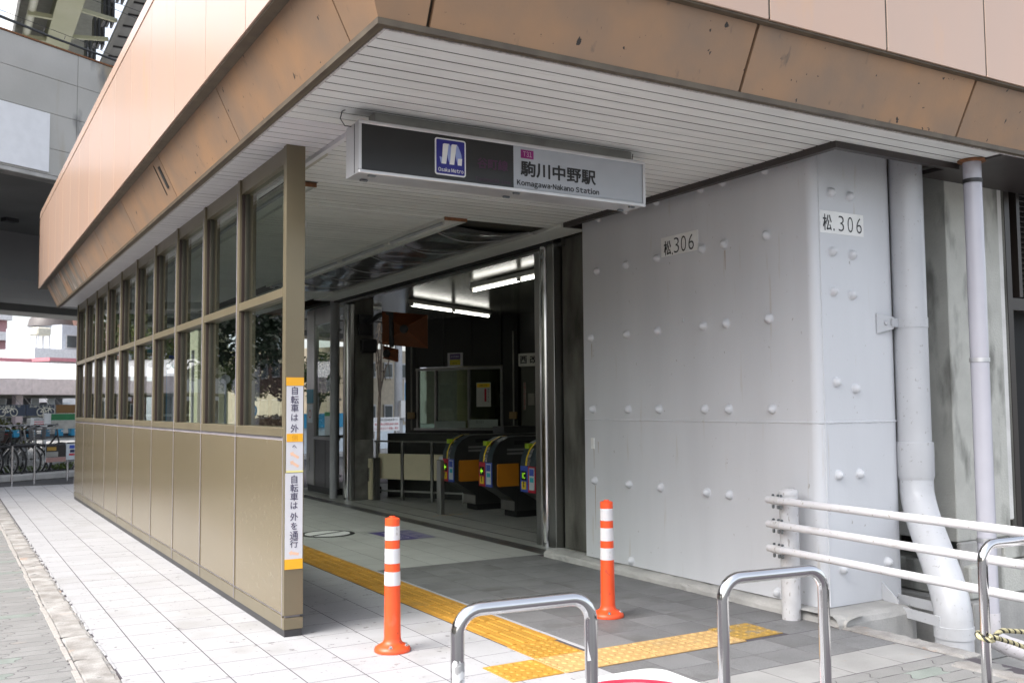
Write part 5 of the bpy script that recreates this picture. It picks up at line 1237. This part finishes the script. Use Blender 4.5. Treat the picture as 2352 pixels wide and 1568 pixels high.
# blue lock boxes on a dark rail
bl = thing('lock_rail', 'dark rail carrying the row of blue bicycle lock boxes', 'rail', W(13, 19.5, .7)); wb('beam', mat('slate beam', (.06, .065, .07), .5), bl, 9, 18, 19.5, 19.56, .70, .80)
for v in (9.6, 12, 14.4, 16.8): wb('post', DARKM, bl, v, v + .05, 19.5, 19.56, 0, .70)
SKYB = mat('lock box blue', (.012, .27, .48), .4)
for k, v in enumerate((12.46, 12.66, 13.02, 13.36, 13.69, 14.02, 14.36, 14.7, 12.25)):
    t = thing('lock_box', ('blue lock box on the dark rail, ' + ('second from the left edge', 'third from the left edge', 'fourth from left, beside the lilac column', 'above the brown carrier box', 'right of the brown carrier box', 'last before the bronze wall', 'seen low through the end window', 'seen low through the second window', 'at the left frame edge')[k]), 'lock box', W(v, 19.45, .72), 'blue lock boxes')
    wb('housing', SKYB, t, v - .066, v + .066, 19.38, 19.50, .745, .885, .008); wb('lid', mat('lock lid', (.03, .36, .56), .35), t, v - .07, v + .07, 19.375, 19.5, .886, .90); wb('label', PALE, t, v + .01, v + .05, 19.374, 19.379, .84, .87)
# foliage
def leafmesh(name, par, m, blobs, n, size, flat=.0):
    mb = MB(); tot = sum(b[3] ** 2 for b in blobs); vs = []; f_ = []
    for (x, y, z, r_, sq) in blobs:
        for _ in range(int(n * r_ ** 2 / tot)):
            d_ = Vector((random.gauss(0, 1), random.gauss(0, 1), random.gauss(0, 1))).normalized(); rad = r_ * (random.random() ** .45) * random.uniform(.75, 1.12)
            p = Vector((x, y, z)) + Vector((d_.x * rad, d_.y * rad, d_.z * rad * sq)); a = Vector((random.gauss(0, 1), random.gauss(0, 1), random.gauss(0, .6))).normalized(); b = a.cross(Vector((random.gauss(0, 1), random.gauss(0, 1), random.gauss(0, 1)))).normalized()
            s_ = size * random.uniform(.6, 1.3); o = len(vs); vs += [p - a * s_, p + b * s_ * .5, p + a * s_, p - b * s_ * .5]; f_.append((o, o + 1, o + 2, o + 3))
    me = bpy.data.meshes.new(name); me.from_pydata([tuple(v) for v in vs], [], f_); me.materials.append(m); return link(name, me, par)
LG = mat('leaf green', (.055, .085, .022), .6, var=.3, scale=1.5); LO = mat('leaf olive', (.14, .13, .03), .6, col2=(.075, .10, .03), scale=1.2); LD = mat('leaf dark', (.018, .035, .018), .6, var=.3, scale=1.2); LL = mat('leaf light', (.12, .17, .04), .6, var=.25, scale=1.5)
BARK = mat('bark', (.07, .055, .04), .9, var=.3, scale=8, bump=.5)
def tree(name, label, base, h, blobs, m, n, size, lean=(0, 0), limbs=5, grp='street trees'):
    t = thing(name, label, 'tree', base, grp); bx, by, bz = base; top = Vector((bx + lean[0], by + lean[1], h))
    MB().tube([(bx, by, 0), (bx + lean[0] * .3, by + lean[1] * .3, h * .4), top], [.16 * h / 5, .11 * h / 5, .05 * h / 5] if m else [.05, .04, .02], 9).build('trunk', BARK, t)
    for k in range(limbs):
        b_ = blobs[k % len(blobs)]; st_ = Vector((bx, by, 0)).lerp(top, .5 + .08 * k); e = Vector((b_[0] + jig(b_[3] * .4), b_[1] + jig(b_[3] * .4), b_[2] + b_[3] * .2))
        MB().tube([st_, st_.lerp(e, .5) + Vector((0, 0, .15)), e], ([.06 * h / 5, .04 * h / 5, .015] if m else [.025, .018, .006]), 6).build('limb', BARK, t)
    if m: leafmesh('crown', t, m, blobs, n, size)
    return t
def B3(v, u, z, r_, sq=1.): x, y, z = W(v, u, z); return (x, y, z, r_, sq)
tree('olive_tree', 'yellowish green tree seen through the middle windows', W(42.0, 52), 5.2, [B3(42.4, 52, 6.3, 1.7), B3(44, 52, 7.2, 1.5), B3(43.4, 52, 5.0, 1.4), B3(41.6, 51, 7.4, 1.2), B3(44.8, 53, 5.2, 1.3), B3(46.6, 52, 5.2, 1.3), B3(47.2, 52, 4.2, 1.0)], LO, 5200, .16)
tree('dark_tree', 'dark evergreen street tree seen through the two nearest windows', W(22.0, 22), 3.0, [B3(21.2, 22, 3.9, .75), B3(22.2, 22.3, 4.2, .9), B3(21.6, 21.6, 3.1, .6), B3(22.9, 22, 3.2, .8), B3(20.9, 22.2, 3.0, .45), B3(23.4, 22.4, 4.2, .7), B3(22.7, 22, 2.4, .65), B3(23.4, 22, 2.1, .55)], LD, 5200, .09)
tree('young_tree', 'light green young tree beside the globe lamp behind the windows', W(27.3, 28), 2.6, [B3(27.2, 28, 3.1, .6), B3(27.6, 28.2, 2.5, .55), B3(26.9, 28, 2.3, .4), B3(28.4, 28, 2.1, .5)], LL, 2200, .08)
tree('corner_tree', 'green tree with bent trunk seen through the nearest lower window', W(20.4, 18), 1.7, [B3(20.2, 18, 2.2, .45), B3(20.8, 18.2, 2.4, .5), B3(20.5, 18, 1.75, .35), B3(21.3, 18.3, 2.1, .4)], LG, 2200, .06, (.2, .1))
tree('bare_tree', 'leafless branching tree seen through the gap behind the pillar', W(18.3, 14.2), 2.9, [B3(18.0, 14.2, 2.6, .4), B3(18.6, 14.2, 2.4, .4), B3(18.3, 14.2, 2.9, .3), B3(18.8, 14.2, 1.9, .3), B3(18.1, 14.2, 2.1, .3), B3(18.7, 14.2, 2.8, .3)], None, 0, 0, (.1, 0), 14)
sbu = thing('clipped_bush', 'green bush with golden tips at the left edge behind the bicycles', 'bush', W(14.0, 22, 0)); leafmesh('foliage', sbu, LO, [B3(13.8, 22, .75, .55, .8), B3(14.4, 22, .7, .4, .8), B3(13.2, 22, .8, .5, .8)], 2200, .05); MB().tube([W(14, 22, 0), W(14, 22, .6)], .05, 6).build('stem', BARK, sbu)
gc_ = leafmesh('ground_cover', None, LL, [B3(8.5 + k * .5, 18.4 + .3 * (k % 3), .08, .38, .35) for k in range(14)], 5200, .045); tag(gc_, 'low bright green ground cover under the bicycles', 'plants', kind='stuff')
hd = thing('dry_hedge', 'straw coloured dry hedge seen through the nearest lower window', 'hedge', W(25.5, 24, 0)); leafmesh('foliage', hd, mat('dry leaf', (.42, .30, .18), .7, var=.25), [B3(24.2 + k * .5, 24, .85, .4, .6) for k in range(7)], 3000, .06); wbox(MB(), 24, 27.4, 23.8, 24.2, 0, .7, .02).build('planter', CONC, hd)
# bicycle shed
shd = thing('bicycle_shed', 'bicycle shed with white vaulted roof and pink fascia across the street', 'shed', W(29, 42, 0))
SV0, SV1 = 17, 36.6
for k in range(8):
    a = SV0 + k * 2.45; b = a + 2.44
    wb('fascia', mat('pink fascia', (.74, .66, .70), .5), shd, a, b, 40, 40.12, 2.0, 2.70)
    n = 6; pr = [(40 + 6 * q / n, 2.71 + 1.0 * math.sin(q / n * math.pi / 2)) for q in range(n + 1)] + [(52, 3.0)]
    vs = [W(a, u, z) for u, z in pr] + [W(b, u, z) for u, z in pr]; m_ = len(pr); lo = [(p[0], p[1], p[2] - .06) for p in vs]
    mb = MB(); mb.add(vs, [(i, i + 1, m_ + i + 1, m_ + i) for i in range(m_ - 1)], True); mb.add(lo, [(i, i + 1, m_ + i + 1, m_ + i)[::-1] for i in range(m_ - 1)], True); mb.build('roof_sheet', mat('white roof', (.82, .82, .83), .4), shd)
wb('ceiling', mat('shed ceiling', (.16, .155, .12), .7), shd, SV0, SV1, 40.12, 52, 1.98, 2.05)
for k in range(6): wb('column', mat('lilac column', (.48, .42, .46), .5), shd, 26.25 + (k - 2) * 5.2, 26.58 + (k - 2) * 5.2, 40.3, 40.6, 0, 1.98)
for k in range(40): wb('back_slat', PALE if k % 2 else mat('slat dark', (.12, .13, .15), .6), shd, SV0 + k * .5, SV0 + k * .5 + .46, 51.5, 51.55, .55, 1.98 if k % 3 else 1.75)
for z in (.25, .6, .95): wb('back_rail', PALE, shd, SV0, SV1, 46, 46.05, z, z + .12)
NAVY = mat('navy banner', (.008, .02, .05), .6); BRN = mat('brown banner', (.10, .05, .012), .6); PRN = mat('banner print', (.42, .43, .40), .6)
def banner(label, v0, v1, m, txt, bike):
    t = thing('hanging_banner', label, 'banner', W((v0 + v1) / 2, 39.4, 1.1), 'banners under the shed roof'); wb('cloth', m, t, v0, v1, 39.4, 39.43, 1.06, 1.55)
    for v in (v0 + .2, v1 - .2): MB().tube([W(v, 39.41, 1.55), W(v, 40.05, 2.02)], .01, 5).build('cord', INK, t)
    if txt: lettering(txt, PRN, t, W((v0 + v1) / 2, 39.38, 1.48), VA, ZU, w=(v1 - v0) * .8, h=.10)
    mb = MB(); c = (v0 + v1) / 2 + .25
    if bike:
        for o in (-.27, .27):
            vs, f_ = ringmesh(.14, .175, 0, (0, 0), 20); mb.add([W(c + o + p[0], 39.38, 1.23 + p[1]) for p in vs], f_)
        for a, b in (((-.27, 0), (-.1, .17)), ((-.1, .17), (.18, .17)), ((.18, .17), (.27, 0)), ((-.1, .17), (0, 0)), ((0, 0), (.18, .17)), ((-.27, 0), (0, 0)), ((.14, .24), (.2, .24)), ((-.15, .2), (-.05, .2))):
            a = Vector(a); b = Vector(b); d_ = (b - a).normalized(); n2 = Vector((-d_.y, d_.x)) * .018; mb.add([W(c + q.x, 39.375, 1.23 + q.y) for q in (a + n2, b + n2, b - n2, a - n2)], [(0, 1, 2, 3)])
        mb.build('pictogram', PRN, t)
    else:
        vs, f_ = ringmesh(.12, .15, 0, (0, 0), 20); mb.add([W(c + p[0], 39.38, 1.22 + p[1]) for p in vs], f_)
        for a, b in (((0, .32), (0, .15)), ((0, .2), (.12, .2)), ((0, .12), (.15, .12)), ((.15, .12), (.22, -.02))):
            a = Vector(a); b = Vector(b); d_ = (b - a).normalized(); n2 = Vector((-d_.y, d_.x)) * .02; mb.add([W(c + q.x, 39.375, 1.22 + q.y) for q in (a + n2, b + n2, b - n2, a - n2)], [(0, 1, 2, 3)])
        mb.build('pictogram', INK, t)
banner('navy banner with bicycle symbol left of the lilac column', 24.0, 26.1, NAVY, '自転車は降りて', True); banner('navy banner with bicycle symbol right of the lilac column', 26.15, 27.5, NAVY, 'お通り下さい', True); banner('brown banner with wheelchair symbol under the shed roof', 27.6, 29.4, BRN, None, False)
wsb = thing('white_sign_box', 'small white sign box with text lines behind the lock boxes', 'sign', W(14.2, 21, .9)); wb('box', WHT, wsb, 14.05, 14.42, 21, 21.15, .93, 1.13, .005); wb('post', DARKM, wsb, 14.2, 14.25, 21.05, 21.1, 0, .93)
for k in range(3): wb('text_line', (INK, RED, RED)[k], wsb, 14.14, 14.39, 20.995, 20.999, 1.085 - k * .05, 1.105 - k * .05)
mpb = thing('map_board', 'white map board with green header beside the bronze wall end', 'sign board', W(15.1, 22, .6)); wb('panel', WHT, mpb, 15.15, 16.2, 22, 22.06, .55, 1.23); wb('header', mat('green header', (.02, .22, .07), .5), mpb, 15.27, 16.2, 21.99, 21.999, 1.06, 1.22); wb('post', WHT, mpb, 15.08, 15.15, 22, 22.06, 0, 1.24); wb('map_print', mat('map print', (.45, .44, .40), .6, col2=(.6, .58, .52), scale=6), mpb, 15.27, 16.2, 21.99, 21.999, .58, 1.05)
# things seen through the windows
nb = thing('vertical_banner', 'white vertical flag banner with text seen through the middle windows', 'banner', W(20.67, 24, 0)); MB().tube([W(20.50, 24, 0), W(20.50, 24, 2.5)], .02, 8).build('pole', SKYB, nb); wb('cloth', PAPER, nb, 20.53, 20.86, 24, 24.01, .90, 2.41); wb('side_print', BLU, nb, 20.80, 20.85, 23.993, 23.998, .95, 2.35)
mb = MB()
for k, ch in enumerate('駐車の際には必ず二重施錠をしましょう'): text(mb, ch, W(20.66, 23.992, 2.33 - k * .08), VA, ZU, h=.06)
mb.build('lettering', CHARB, nb)
sgn = thing('traffic_signal', 'traffic signal with red light and blue road signs on an arm', 'traffic signal', W(26.6, 30, 0)); MB().tube([W(26.9, 30, 0), W(26.9, 30, 3.6)], .06, 10).build('pole', ALU, sgn); MB().tube([W(26.9, 30, 3.15), W(24.4, 30, 3.3)], .035, 8).build('arm', ALU, sgn)
wb('signal_head', PALE, sgn, 25.75, 26.3, 29.9, 30.0, 3.0, 3.2, .03); wb('signal_board', BLU, sgn, 25.7, 26.1, 29.94, 29.97, 3.24, 3.36); wb('signal_board', WHT, sgn, 24.5, 25.1, 29.94, 29.97, 3.35, 3.6); wb('signal_board', SKYB, sgn, 24.55, 25.05, 29.93, 29.938, 3.42, 3.55)
MB().lathe([(.075, 0), (.075, .03), (.02, .04)], W(26.15, 29.9, 3.1), 14, (VA, ZU, (-UX, -UY, 0))).build('red_lamp', mat('lit red lamp', (.8, .02, .02), .4, emit=((1, .05, .04), 1.5)), sgn)
gl_ = thing('globe_lamp', 'white globe street lamp seen through the second window', 'street lamp', W(24.8, 26, 0)); MB().tube([W(24.8, 26, 0), W(24.8, 26, 2.2)], .04, 8).build('pole', PALE, gl_); MB().lathe([(.05, 2.18), (.14, 2.24), (.17, 2.34), (.14, 2.45), (.05, 2.51)], W(24.8, 26, 0), 16).build('globe', WHT, gl_)
bs = thing('round_blue_sign', 'round blue road sign with white vehicle mark in the nearest window', 'road sign', W(20.1, 20, 0)); MB().tube([W(20.1, 20.03, 0), W(20.1, 20.03, 1.45)], .025, 8).build('pole', ALU, bs)
MB().lathe([(.17, 0), (.17, .01), (.16, .012)], W(20.1, 20, 1.25), 24, (VA, ZU, (-UX, -UY, 0))).build('disc', SKYB, bs); wb('mark', WHT, bs, 20.02, 20.19, 19.983, 19.986, 1.2, 1.31)
hs_ = thing('house_sign', 'white notice board with red and black text seen behind the pillar', 'sign', W(20.3, 15.5, 0)); wb('board', WHT, hs_, 19.78, 20.9, 15.5, 15.53, .70, 1.05)
lettering('ここは有料自転車駐車場です。', INK, hs_, W(20.34, 15.49, .99), VA, ZU, w=1.0, h=.06); lettering('無断駐車は定期利用者の迷惑', RED, hs_, W(20.34, 15.49, .88), VA, ZU, w=1.0, h=.06); lettering('となりますので 移動・撤去', RED, hs_, W(20.34, 15.49, .77), VA, ZU, w=1.0, h=.06)
for v in (19.9, 20.8): wb('post', ALU, hs_, v, v + .04, 15.54, 15.58, 0, 1.05)
up_ = thing('utility_pole', 'grey utility pole with blue banner seen in the gap behind the pillar', 'pole', W(22.3, 16.5, 0)); MB().tube([W(22.2, 16.5, 0), W(22.2, 16.5, 6)], [.13, .09], 10).build('pole', mat('pole grey', (.36, .37, .38), .7), up_); wb('banner', PAPER, up_, 22.35, 22.75, 16.4, 16.41, .9, 2.1); wb('banner_print', SKYB, up_, 22.37, 22.5, 16.39, 16.398, 1.3, 2.0); wb('meter_box', ALU, up_, 22.05, 22.3, 16.3, 16.38, 1.0, 1.5, .01)

# buildings
def building(label, v0, v1, u0, u1, z1, m, rows=0, cols=0, wz=1.2, ww=1.0, z0=0, roof=None, wm=None, name='house'):
    t = thing(name, label, 'building', W((v0 + v1) / 2, (u0 + u1) / 2, 0)); wb('wall', m, t, v0, v1, u0, u1, z0, z1)
    if roof: wb('roof', roof, t, v0 - .2, v1 + .2, u0 - .2, u1 + .2, z1 + .01, z1 + .25)
    PANE = wm or mat('far pane', (.06, .075, .08), .12)
    for r_ in range(rows):
        for c_ in range(cols):
            vc = v0 + (v1 - v0) * (c_ + .5) / cols; zc = z0 + (z1 - z0) * (r_ + .5) / rows
            w_ = wb('window', mat('far frame', (.5, .5, .5), .5), t, vc - ww / 2, vc + ww / 2, u0 - .08, u0 - .005, zc - wz / 2, zc + wz / 2); wb('pane', PANE, w_, vc - ww / 2 + .08, vc + ww / 2 - .08, u0 - .1, u0 - .085, zc - wz / 2 + .08, zc + wz / 2 - .08)
    return t
wh = mat('far white wall', (.72, .72, .73), .7); bg_ = mat('far beige wall', (.50, .43, .36), .8); pk = mat('far pink wall', (.46, .26, .27), .8); bk = mat('far brick', (.17, .095, .075), .85, var=.15, scale=.8); gy = mat('far grey wall', (.48, .51, .55), .7); cr_ = mat('far cream wall', (.52, .45, .34), .8)
t = building('pink and white striped apartment block at the left edge', 56, 63.9, 100, 110, 19, pk, 0, 0)
for k in range(8): 
    wb('balcony', wh, t, 56, 63.95, 99.2, 99.98, 2.2 + k * 2.2, 3.1 + k * 2.2)
    for j in range(3): wb('window', INK, t, 57.0 + j * 2.3, 58.4 + j * 2.3, 99.97, 99.995, 3.2 + k * 2.2, 4.2 + k * 2.2)
building('low beige building beyond the shed roof', 57.3, 61.6, 90, 96, 6.9, bg_, 2, 3, 1.0, .8)
t = building('white building with one small square window beyond the shed', 50.4, 54.6, 75, 82, 6.5, wh, 0, 0); w_ = wb('window', DK, t, 51.4, 51.75, 74.95, 74.995, 4.1, 4.45)
building('pale apartment block with balconies beside the bronze wall', 53.6, 60, 76, 84, 8.7, gy, 3, 3, 1.2, 1.4)
wt = thing('water_tank', 'cream rooftop water tank on steel legs', 'water tank', W(51.4, 76, 6.5)); wb('tank', mat('tank cream', (.6, .58, .48), .6), wt, 50.9, 52.2, 75.4, 76.6, 7.6, 8.3, .1)
for v in (51.0, 51.5, 52.05):
    for u in (75.5, 76.5): wb('leg', ALU, wt, v, v + .08, u, u + .08, 6.5, 7.6)
dm = thing('domed_roof', 'dark domed roof above the pale apartments', 'roof', W(54.6, 79, 8.7)); MB().lathe([(1.9, 8.7), (1.75, 9.3), (1.3, 9.9), (.7, 10.25), (.1, 10.4)], W(54.6, 79, 0), 20).build('dome', mat('dome brown', (.10, .085, .08), .5), dm)
building('low building with pink roof edge behind the shed', 36.5, 39.8, 60, 66, 4.45, wh, 0, 0, roof=mat('pink roof', (.55, .22, .25), .6)); building('long low house with pink roof edge at the window edge', 41.5, 46, 60, 66, 4.6, wh, 0, 0, roof=mat('pink roof', (.55, .22, .25), .6))
building('brown brick apartment block seen through the middle windows', 57, 68, 72, 80, 15, bk, 6, 5, 1.1, 1.2)
building('pale grey house behind the globe lamp', 53.8, 58.5, 60, 66, 5.4, gy, 2, 3, 1.0, .8)
building('tall pale blue building seen through the nearest window', 57, 60, 56, 60, 9, gy, 5, 1, .9, .8); building('low tiled house seen through the nearest window', 60, 64, 56, 60, 5.0, bg_, 1, 2, 1, 1, roof=mat('tile roof', (.16, .15, .14), .7))
building('cream house seen in the gap behind the pillar', 36, 41.5, 30, 38, 4.2, cr_, 2, 4, .8, .7); building('white block behind the cream house', 50, 64, 44, 52, 5.2, wh, 2, 8, 1.0, 1.0)
building('long grey block far along the street on the left', 30, 52, 120, 130, 9, gy, 4, 12, 1.3, 1.2)
bw_ = thing('street_wall', 'pale blue street hoarding behind the notice board', 'hoarding', W(22, 18, 0)); wb('panel', SKYB, bw_, 20.6, 22.4, 18.6, 18.65, .75, 1.15); wb('panel', PALE, bw_, 20.6, 30, 18.7, 18.75, 0, .74)
mast = thing('curved_lamp_post', 'thin curved street lamp rising above the shed roof', 'street lamp', W(46.8, 62, 0))
pts = [W(46.6, 61, 0), W(46.6, 61, 4.6)] + [W(46.6 + 1.1 * (1 - math.cos(R(a))), 61, 4.6 + 1.1 * math.sin(R(a))) for a in range(15, 91, 15)] + [W(49.4, 61, 5.75)]
MB().tube(pts, .05, 8).build('pole', ALU, mast); wb('lamp_head', ALU, mast, 49.0, 49.8, 60.9, 61.1, 5.68, 5.8)

tree('roadside_tree', 'dark roadside tree left of the frame, seen only as a reflection', (-5.5, 36, 0), 5, [(-5.5, 36, 5.2, 2.0, 1), (-4.2, 37, 4.3, 1.5, 1), (-7, 36, 4.2, 1.6, 1), (-5.5, 35, 3.4, 1.3, 1)], LD, 3500, .17)
tree('roadside_tree', 'broad green roadside tree further along, seen only as a reflection', (-4.5, 50, 0), 5, [(-4.5, 50, 5.6, 2.4, 1), (-2.6, 51, 4.6, 1.8, 1), (-7, 50, 4.6, 1.9, 1)], LG, 3500, .2)
def ybuilding(label, x0, x1, y0, y1, z1, m, rows, cols):
    t = thing('house', label, 'building', ((x0 + x1) / 2, (y0 + y1) / 2, 0)); box('wall', m, t, x0, x1, y0, y1, 0, z1)
    for r_ in range(rows):
        for c_ in range(cols):
            yc = y0 + (y1 - y0) * (c_ + .5) / cols; zc = z1 * (r_ + .5) / rows; w_ = box('window', mat('far frame', (.5, .5, .5), .5), t, x1 + .005, x1 + .08, yc - .7, yc + .7, zc - .6, zc + .6); box('pane', mat('far pane', (.06, .075, .08), .12), w_, x1 + .085, x1 + .1, yc - .62, yc + .62, zc - .52, zc + .52)
ybuilding('brown block across the street left of the frame, mirrored in the windows', -24, -14, 40, 62, 10, bk, 4, 9)
ybuilding('pale block further along the street left of the frame', -22, -9, 66, 90, 12, gy, 4, 9)
ybuilding('low cream block across the street beside the camera', -26, -18, -10, 30, 7, cr_, 2, 14)
